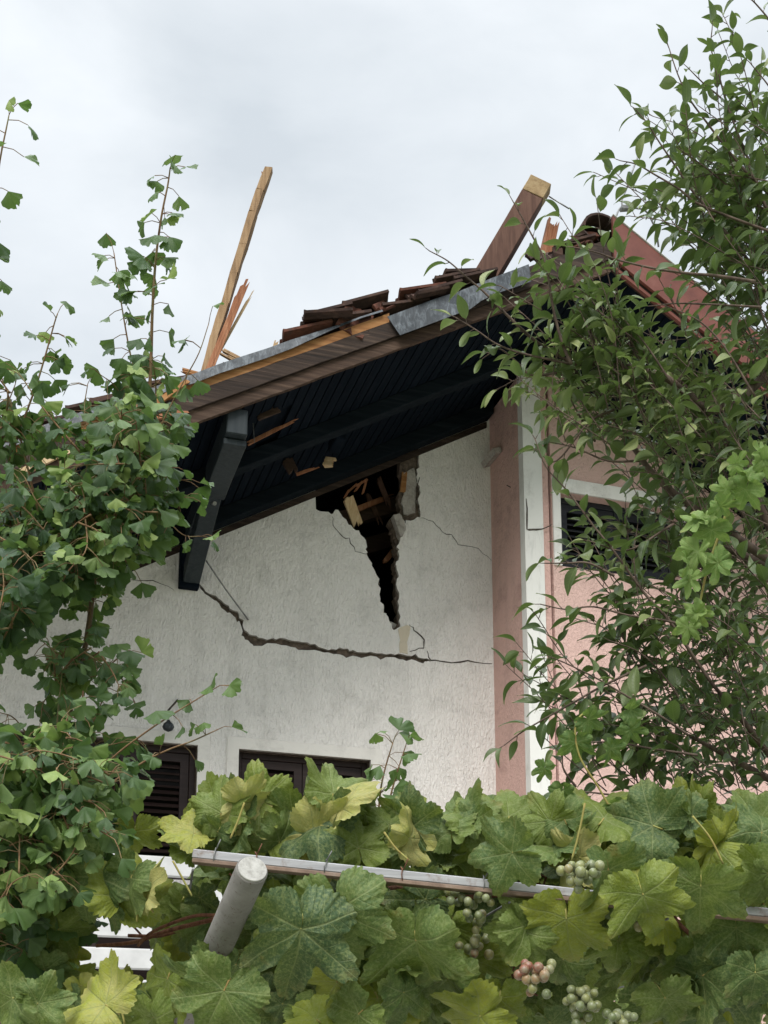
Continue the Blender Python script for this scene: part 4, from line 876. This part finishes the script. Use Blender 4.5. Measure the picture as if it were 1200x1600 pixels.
F = lambda P, n, D0, D1, lv, ln=(.16, .34), st=.026, bias=dg, up=.3: fill(LV, TW, P, n, D0, D1, lv, r, ln, st, up, .0015, bias)
F([(1230, 150), (1180, 230), (1140, 300), (1100, 340), (1090, 400), (1140, 440), (1230, 470)], 54, 2.9, 3.4, lf)
F([(1230, 450), (1150, 450), (1150, 520), (1170, 600), (1230, 640)], 16, 2.9, 3.4, lf)
F([(1230, 620), (1080, 590), (980, 580), (900, 590), (860, 630), (880, 680), (960, 690), (1060, 730), (1230, 740)], 66, 2.8, 3.3, lt, (.10, .26), .019)
F([(1230, 640), (1080, 620), (960, 620), (960, 680), (1060, 730), (1230, 740)], 22, 3.0, 3.5, ld, (.10, .24), .024)
F([(1230, 740), (1120, 740), (1050, 760), (1050, 850), (1090, 960), (1230, 960)], 46, 2.8, 3.4, ld)
F([(1230, 940), (1090, 930), (1060, 1040), (1050, 1140), (1070, 1240), (1230, 1300)], 74, 2.8, 3.5, ld, (.14, .3), .024)
F([(1060, 900), (980, 930), (960, 1020), (1060, 1060)], 9, 2.8, 3.0, lf); F([(1060, 1060), (960, 1100), (880, 1180), (920, 1250), (1060, 1260)], 20, 2.8, 3.1, lf)
F([(900, 440), (950, 480), (1000, 540), (1020, 600), (930, 590)], 12, 2.8, 3.0, lf)
LV.build('foliage', M['pear_leaf'], pt); TW.build('twigs', M['pbark'], pt, recalc=False)

# ---------------------------------------------------------------- grapevine, pergola
pg = empty('pergola', (0, 0, 0)); 
BA, BB = av(302, 1335, 2.42), av(1290, 1437, 2.42)
pg.location = (BA.x, BA.y, 0); tag(pg, 'white metal pergola rail with a capped grey pipe under the vine', 'pergola')
mb = MB(); nrm_ = Vector((0, 0, 1)); bd = (BB - BA).normalized()
mb.beam(BA, BB, .026, .018, (0, 0, 1)); mb.build('rail', M['bar'], pg, .002)
mb = MB(); off = Vector((0, 0, -.0135)); mb.beam(BA + off, BB + off, .030, .008, (0, 0, 1)); mb.build('rail_lip', M['bar_low'], pg, .001)
pn, pf = av(394, 1359, 2.16), av(330, 1502, 2.40); ax_ = (pn - pf).normalized()
mb = MB(); mb.tube([pf - ax_ * .5, pf, pn - ax_ * .003, pn], [.0285, .0285, .0285, .027], 32); mb.build('pipe', M['pipe'], pg)
mb = MB(); mb.tube([pn + ax_ * .0004, pn + ax_ * .004], [.0262, .025], 32); mb.build('pipe_cap', M['cap'], pg)
q = pf - ax_ * .48
mb = MB(); mb.tube([(q.x, q.y, 0), (q.x, q.y, q.z)], .031, 20); mb.build('post', M['pipe'], pg); mb = MB(); e = av(1285, 1437, 2.62); mb.tube([(e.x, e.y, 0), (e.x, e.y, e.z)], .03, 16); mb.build('post', M['pipe'], pg)
for k, t_ in enumerate((.035, .10, .21, .33, .46)):
    c_ = BA + (BB - BA) * t_; mb = MB(); rr = random.Random(k); P_ = [c_ + bd * rr.uniform(-.003, .003) + (UP * math.cos(a_) * .017 - FW * math.sin(a_) * .019) for a_ in [j * .7 for j in range(11)]] + [c_ + UP * .035 - FW * .012 + bd * .012]
    mb.tube(P_, .0012, 5); mb.build('wire_tie', M['cane' if k % 2 else 'wire'], pg)
for i in range(5):
    a = BA + (BB - BA) * (i / 4) ; mb = MB(); mb.tube([a + Vector((0, 0, -.03)), a + Vector((.5, 3.6, -.05))], .0025, 5); mb.build('wire', M['wire'], pg)

r = random.Random(31); vb = av(700, 1900, 3.4); vb.z = 0
vine = empty('grapevine', vb); tag(vine, 'large leaved grapevine with pale grape bunches covering the pergola rail', 'vine')
LV = Leaves(); PT = MB(3); CN = MB(4)
def gleaf(jx, jy, ang, length, D, tint, tilt=(0, 0), hi=True, curl=.35, fold=.15, pet=True, T=None, to=None):
    """leaf whose stalk joins at pixel (jx, jy); ang = direction of its tip in the picture (0 = down, 90 = right)"""
    p = av(jx, jy, D); a = R(ang); d = -UP * math.cos(a) + RGT * math.sin(a); side = -UP * math.sin(a) - RGT * math.cos(a)
    d = (d + FW * tilt[0]).normalized(); n_ = (-FW + side * tilt[1] + FW.cross(d) * 0).normalized(); n_ = (n_ - d * n_.dot(d)).normalized()
    size = length * LSC / FPX * D / .62 / (1 if abs(tilt[0]) < .01 else 1 / math.sqrt(1 + tilt[0] ** 2))
    LV.add(r.choice(T or (TG if hi else TGL)), p, d, n_, size, tint, r, curl, fold, r.uniform(-.15, .15))
    if pet:
        e = p - d * size * .10 + FW * .07 + Vector((0, 0, r.uniform(-.03, .02)))
        PT.tube(smooth_path([p, p - d * size * .12 + FW * .012, e], 3), [.0019, .0017, .0019, .002, .0021, .0022, .0022][:len(smooth_path([p, p, e], 3))], 6, False)
LSC = .80
E_ = [ # junction x,y, tip angle, length px, depth, tint, (tilt back, tilt side)
 (470, 1452, -8, 150, 2.30, .08, (.15, .1)), (528, 1420, 10, 130, 2.36, .12, (.2, -.1)), (303, 1302, -120, 75, 2.5, .62, (.2, .3)), (190, 1400, 170, 100, 2.5, .66, (.2, .2)),
 (205, 1372, -20, 85, 2.45, .30, (.3, .4)), (232, 1395, 168, 78, 2.42, .95, (.1, -.8)), (150, 1370, -30, 115, 2.5, .22, (.4, .8)), (378, 1255, 95, 70, 2.45, .9, (.5, .1)), (345, 1270, 185, 80, 2.5, .35, (.3, .4)),
 (500, 1290, -100, 105, 2.5, .10, (.2, .2)), (520, 1240, 178, 82, 2.55, .45, (.3, .1)), (536, 1265, 160, 92, 2.42, .95, (.2, -.9)), (492, 1305, 80, 100, 2.4, .75, (.3, .5)), (560, 1325, 190, 80, 2.45, .55, (.2, .2)),
 (300, 1330, -150, 70, 2.55, .3, (.3, .3)), (330, 1540, -60, 110, 2.35, .25, (.5, .2)), (60, 1568, 100, 70, 2.2, .25, (.3, -.2)), (20, 1560, -60, 90, 2.2, .3, (.3, -.2)), (165, 1570, -120, 90, 2.25, .75, (.4, .3)),
 (262, 1530, -20, 85, 2.45, .6, (.4, .3)), (800, 1332, -78, 92, 2.37, .25, (.3, .2)), (640, 1420, 5, 80, 2.45, .25, (.2, .1)), (650, 1470, 12, 120, 2.38, .2, (.2, .2)), (795, 1275, 180, 65, 2.6, .45, (.5, .2)), (905, 1340, -80, 75, 2.5, .85, (.2, -.2)),
 (1020, 1290, -110, 100, 2.5, .18, (.4, .2)), (1075, 1275, -100, 60, 2.5, .2, (.2, -.3)), (1082, 1272, 150, 50, 2.5, .2, (.2, .5)), (818, 1430, -30, 80, 2.42, .4, (.2, .4)), (822, 1420, 30, 90, 2.42, .35, (.3, -.4)),
 (885, 1410, 4, 105, 2.4, .5, (.15, .1)), (950, 1360, 5, 95, 2.38, .35, (.2, -.3)), (1005, 1398, 20, 105, 2.32, .4, (.1, .3)), (1010, 1395, -160, 60, 2.34, .5, (.3, -.4)), (1095, 1385, 2, 105, 2.35, .15, (.15, .1)),
 (965, 1470, 0, 75, 2.46, .3, (.3, .3)), (1000, 1470, 10, 90, 2.5, .55, (.3, -.6)), (1120, 1320, 110, 80, 2.45, .75, (.5, .2)), (1120, 1320, -60, 70, 2.5, .5, (.5, .2)), (1190, 1300, 170, 85, 2.5, .2, (.2, .4)), (1200, 1365, -20, 80, 2.35, .5, (.3, .3)),
 (610, 1290, 170, 65, 2.55, .3, (.2, .3)), (640, 1310, 150, 70, 2.5, .85, (.2, .9)), (705, 1300, -170, 60, 2.55, .4, (.3, .2)), (560, 1270, 120, 60, 2.6, .6, (.4, .2)), (730, 1330, 100, 70, 2.6, .35, (.4, .2)), (600, 1330, -90, 70, 2.6, .55, (.5, .2)),
 (850, 1300, 150, 60, 2.65, .25, (.4, .2)), (930, 1345, 120, 70, 2.6, .6, (.4, .2)), (990, 1340, 80, 80, 2.6, .5, (.8, .2)), (1050, 1330, -60, 70, 2.6, .05, (.5, .2)), (700, 1530, 20, 90, 2.5, .3, (.3, .2)), (740, 1500, 10, 80, 2.55, .45, (.3, .3)),
 (420, 1420, -80, 70, 2.62, .5, (.4, .2)), (470, 1400, 40, 70, 2.55, .3, (.3, .3)), (600, 1400, 70, 70, 2.6, .4, (.4, .2)), (700, 1420, -30, 75, 2.55, .5, (.4, .2)), (1150, 1450, 10, 90, 2.45, .35, (.2, .2)), (1180, 1520, 0, 80, 2.4, .25, (.3, .2)),
 (1080, 1500, -10, 80, 2.5, .3, (.3, .2)), (1040, 1560, 30, 80, 2.45, .35, (.3, .2)), (880, 1500, -20, 70, 2.55, .3, (.3, .2)), (780, 1560, -10, 70, 2.5, .4, (.3, .3)), (590, 1560, 20, 70, 2.45, .5, (.3, .2)), (560, 1585, -40, 80, 2.4, .3, (.3, .2)),
 (380, 1290, -60, 70, 2.5, .1, (.6, .3)), (430, 1330, 175, 55, 2.6, .25, (.4, .3)), (340, 1300, -30, 45, 2.5, .3, (.4, .3)), (210, 1300, -10, 60, 2.7, .5, (.4, .3)), (240, 1590, 20, 80, 2.3, .35, (.5, .3)), (350, 1548, -25, 120, 2.26, .3, (.2, .3)), (1195, 1375, -10, 70, 2.36, .4, (.2, .3)), (1050, 1375, 30, 60, 2.4, .6, (.3, .3))]
for jx, jy, an, ln, D, ti, tl in E_: gleaf(jx, jy + (26 if 1385 < jy < 1450 and 560 < jx < 900 else 0), an, ln * 1.08, (max(D, 2.52) if jy < 1350 and jx != 800 else D), min(1, ti * 1.1 + r.uniform(-.1, .22)), (tl[0] + r.uniform(-.1, .35), tl[1] + r.gauss(0, .35)), curl=.8, fold=.22)
for i in range(110):
    x = r.uniform(330, 1230); y = r.uniform(1250, 1600) + (x - 700) * .03
    if y < 1345: D = r.uniform(2.54, 2.66)
    elif y < 1400: continue
    else: D = r.uniform(2.44, 2.75)
    if x < 440 and y > 1330 or any(abs(x - a) < 62 and -75 < b - y < 95 and y > 1350 for a, b in ((906, 1372), (831, 1530), (905, 1572), (968, 1594), (736, 1412))) : continue
    if x < 0: continue
    gleaf(x, y, r.gauss(0, 50) if y > 1380 else r.choice([180, 120, -120]) + r.gauss(0, 30), r.uniform(58, 105), D, r.uniform(.0, .8), (r.uniform(-.1, 1.0), r.gauss(0, .8)), curl=.8)
# fill: leaves along the top of the rail and hanging under it
for i in range(170):
    x = r.uniform(330, 1230); gleaf(x, r.uniform(1290, 1370), r.choice([180, 150, -150, 90, -90, 0]) + r.uniform(-40, 40), r.uniform(48, 78), r.uniform(2.66, 3.05), r.uniform(.0, .75), (r.uniform(.1, .9), r.uniform(-.8, .8)), hi=False)
for i in range(150):  # shade under the canopy put into the colour: darker tints only
    x = r.uniform(300, 1240); y = r.uniform(1390, 1600); gleaf(x, y, r.gauss(0, 40), r.uniform(44, 78), r.uniform(2.62, 3.2), r.uniform(.0, .45), (r.uniform(-.1, .7), r.uniform(-.7, .7)), hi=False)
for i in range(150):
    x = r.uniform(70, 330); y = r.uniform(1400 + (330 - x) * .2, 1600)
    if x < 320 and y < 1565 and (r.random() < .55 or 1430 < y < 1525 and 110 < x < 240): continue
    gleaf(x, y, r.gauss(0, 60), r.uniform(45, 75), r.uniform(2.5, 3.1), r.uniform(.2, .9), (r.uniform(-.1, .7), r.uniform(-.7, .7)), hi=False)
# the roof of leaves running back from the rail, seen from below
for i in range(900):
    y_ = r.uniform(2.8, 6.6); x_ = r.uniform(-.9, 3.6) + y_ * .15
    if pix(Vector((x_, y_, 2.1)))[0] < 330: continue
    z_ = 2.10 + r.gauss(0, .05) - (0 if r.random() < .75 else r.uniform(0, .35)); p = Vector((x_, y_, z_))
    LV.add(r.choice(TGL), p, (Vector((r.gauss(0, 1), r.gauss(0, 1), -.5))), (Vector((r.gauss(0, .35), r.gauss(0, .35), 1))), r.uniform(.11, .19), r.uniform(.05, .7), r, .5, .2)
for i in range(480):  # leaf curtain added behind, in darker tints, so the low gaps read dark
    x_ = r.uniform(1.1, 4.9); y_ = 6.3 + r.uniform(-.3, .3) ; p = Vector((x_, y_, r.uniform(1.3, 2.3)))
    LV.add(r.choice(TGL), p, (Vector((r.gauss(0, .4), r.gauss(0, .4), -1))), (Vector((r.gauss(0, .5), -1, r.gauss(0, .4)))), r.uniform(.13, .2), r.uniform(.0, .5), r, .5, .2)
# canes
def cane(pts_, D, a, b): P = smooth_path(px(pts_, D), 6); CN.tube(P, [a + (b - a) * i / (len(P) - 1) for i in range(len(P))], 7)
cane([(150, 1478), (210, 1472), (260, 1455), (320, 1440), (380, 1425), (450, 1408)], 2.62, .004, .006); cane([(200, 1462), (250, 1462), (300, 1447), (350, 1438), (450, 1425)], 2.66, .004, .006)
cane([(215, 1478), (240, 1455), (300, 1432), (340, 1430)], 2.6, .0035, .004); cane([(450, 1408), (560, 1400), (640, 1405), (760, 1400), (880, 1390), (910, 1355), (950, 1345), (990, 1350), (1040, 1340)], 2.64, .006, .004)
cane([(760, 1340), (820, 1370), (850, 1385)], 2.6, .003, .0025); cane([(880, 1500), (900, 1440), (960, 1400), (1040, 1345)], 2.62, .006, .005); cane([(820, 1470), (850, 1420), (880, 1388)], 2.62, .006, .005); cane([(1100, 1480), (1050, 1420), (1110, 1350), (1200, 1320)], 2.64, .005, .004)
cane([(390, 1318), (372, 1316), (355, 1312), (348, 1320), (356, 1334)], 2.59, .0022, .0012); cane([(575, 1340), (582, 1346), (584, 1352)], 2.59, .002, .0012)
P = smooth_path([vb, Vector((vb.x, vb.y, 1.0)), Vector((vb.x - .1, vb.y - .1, 1.9)), av(640, 1405, 2.75), av(560, 1400, 2.66)], 8); CN.tube(P, [.028 - .020 * i / (len(P) - 1) for i in range(len(P))], 9)
for i in range(26):
    x, y = r.uniform(200, 1180), r.uniform(1380, 1560); CN.tube(smooth_path([av(x, y, 2.8), av(x + r.uniform(-60, 60), y - r.uniform(10, 60), 2.75), av(x + r.uniform(-110, 110), y - r.uniform(20, 90), 2.8)], 4), .0026, 5)
# bare stalks standing in front
for a_ in ([(382, 1254), (371, 1285), (360, 1310)], [(893, 1345), (905, 1300), (914, 1255)], [(182, 1521), (186, 1560), (195, 1600)], [(245, 1362), (238, 1390), (232, 1410)], [(214, 1440), (215, 1410), (216, 1380)], [(270, 1345), (285, 1372), (300, 1400)], [(0, 1518), (30, 1545), (55, 1575)], [(600, 1300), (618, 1325), (640, 1345)], [(1082, 1275), (1110, 1310), (1130, 1350)]):
    PT.tube(smooth_path(px(a_, 2.44), 5), .0021, 7)
LV.build('foliage', M['grape_leaf'], vine); PT.build('leaf_stalks', M['petiole'], vine, recalc=False)['kind'] = 'stuff'; CN.build('canes', M['cane'], vine, recalc=False)
# grapes
def bunch(cx, cy, D, n, wpx, hpx, tint, seed, rad=.0095):
    rr = random.Random(seed); c = av(cx, cy, D); pts_ = []; tries = 0
    while len(pts_) < n and tries < 4000:
        tries += 1; a, b, e = rr.gauss(0, .45), rr.uniform(-1, 1), rr.gauss(0, .45); k = .6 + .4 * b
        p = c + RGT * (a * wpx / FPX * D * k) + UP * (b * hpx / FPX * D / 2) + FW * (e * wpx / FPX * D * k)
        if all((p - q_).length > rad * 1.75 for q_ in pts_): pts_.append(p)
    bm = bmesh.new(); tints = []
    for p in pts_:
        m = Matrix.Translation(p) @ Matrix.Diagonal((1, 1, rr.uniform(1.0, 1.12), 1)); ret = bmesh.ops.create_uvsphere(bm, u_segments=16, v_segments=10, radius=rad * rr.uniform(.85, 1.1), matrix=m)
        tints += [min(1, max(0, tint + rr.uniform(-.3, .3)))] * len(ret['verts'])
    me = bpy.data.meshes.new('grape_bunch'); bm.to_mesh(me); bm.free(); a = me.attributes.new('tint', 'FLOAT', 'POINT'); a.data.foreach_set('value', tints)
    link('grape_bunch', me, M['grape'], vine, True)
bunch(906, 1372, 2.32, 20, 28, 42, .35, 1); bunch(736, 1412, 2.42, 16, 44, 40, .2, 2); bunch(746, 1440, 2.46, 6, 24, 30, .3, 3); bunch(831, 1530, 2.33, 17, 30, 46, .72, 4); bunch(905, 1576, 2.40, 26, 34, 60, .25, 5); bunch(968, 1597, 2.38, 10, 26, 26, .15, 6); bunch(996, 1437, 2.42, 5, 20, 24, .3, 7); bunch(1070, 1362, 2.6, 12, 46, 30, .25, 8); bunch(745, 1480, 2.5, 12, 40, 30, .55, 9)

# ---------------------------------------------------------------- young light green vine in the fruit tree
r = random.Random(41); b_ = av(1260, 1900, 2.7); b_.z = 0
yv = empty('young_vine', b_); tag(yv, 'light green young vine shoot with jagged leaves climbing in the fruit tree', 'vine')
LV = Leaves(); PT = MB(3)
P = smooth_path([b_, av(1250, 1300, 2.6), av(1240, 900, 2.6), av(1230, 700, 2.55), av(1200, 738, 2.5), av(1165, 752, 2.5), av(1140, 790, 2.5), av(1122, 840, 2.5), av(1105, 890, 2.5), av(1092, 950, 2.5), av(1084, 985, 2.5)], 5); PT.tube(P, [.004 - .002 * i / (len(P) - 1) for i in range(len(P))], 6)
for jx, jy, an, ln, ti, tl in ((1170, 745, -150, 46, .35, (.4, .5)), (1165, 765, -10, 50, .3, (.9, .2)), (1135, 765, -100, 44, .7, (.2, -.5)), (1190, 712, 170, 44, .6, (.3, .3)), (1195, 720, 80, 50, .6, (.3, .3)), (1112, 828, 5, 46, .25, (1.0, .1)), (1100, 815, -150, 44, .8, (.3, .8)), (1090, 815, -60, 50, .7, (.2, .9)), (1090, 862, -20, 62, .7, (.1, .9)), (1075, 880, 10, 60, .55, (.1, -.9)), (1122, 880, -60, 46, .3, (.9, .2)), (1080, 905, -10, 50, .6, (.2, .8)), (1090, 955, -60, 40, .8, (.4, .4)), (1088, 960, 50, 44, .7, (.4, .4)), (1075, 980, -10, 45, .7, (.3, .4)), (1150, 725, 100, 40, .6, (.3, .3)), (1125, 790, 60, 40, .4, (.8, .3))):
    gleaf(jx, jy, an, ln * .80, 2.45, ti, tl, T=TY, pet=False, curl=.5, fold=.5)
P = smooth_path([av(1000, 1300, 2.6), av(960, 1270, 2.6), av(935, 1230, 2.6), av(905, 1180, 2.6), av(900, 1130, 2.6), av(925, 1105, 2.6)], 5); PT.tube(P, .0022, 6)
for jx, jy, an, ln, ti, tl in ((920, 1125, 60, 48, .1, (.4, .4)), (900, 1160, 5, 52, .05, (.4, .3)), (955, 1170, -10, 48, .1, (.3, -.6)), (985, 1140, 40, 40, .1, (.5, .3)), (880, 1235, 10, 42, .0, (.4, .5)), (850, 1200, -20, 35, .05, (.4, -.5)), (985, 1110, 80, 40, .1, (.5, .3)), (960, 1260, 60, 42, .05, (.4, .5))):
    gleaf(jx, jy, an, ln * .9, 2.6, ti * .3, tl, T=TY, pet=False, curl=.5, fold=.4)
LV.build('foliage', M['young_leaf'], yv); PT.build('stem', M['petiole'], yv, recalc=False)
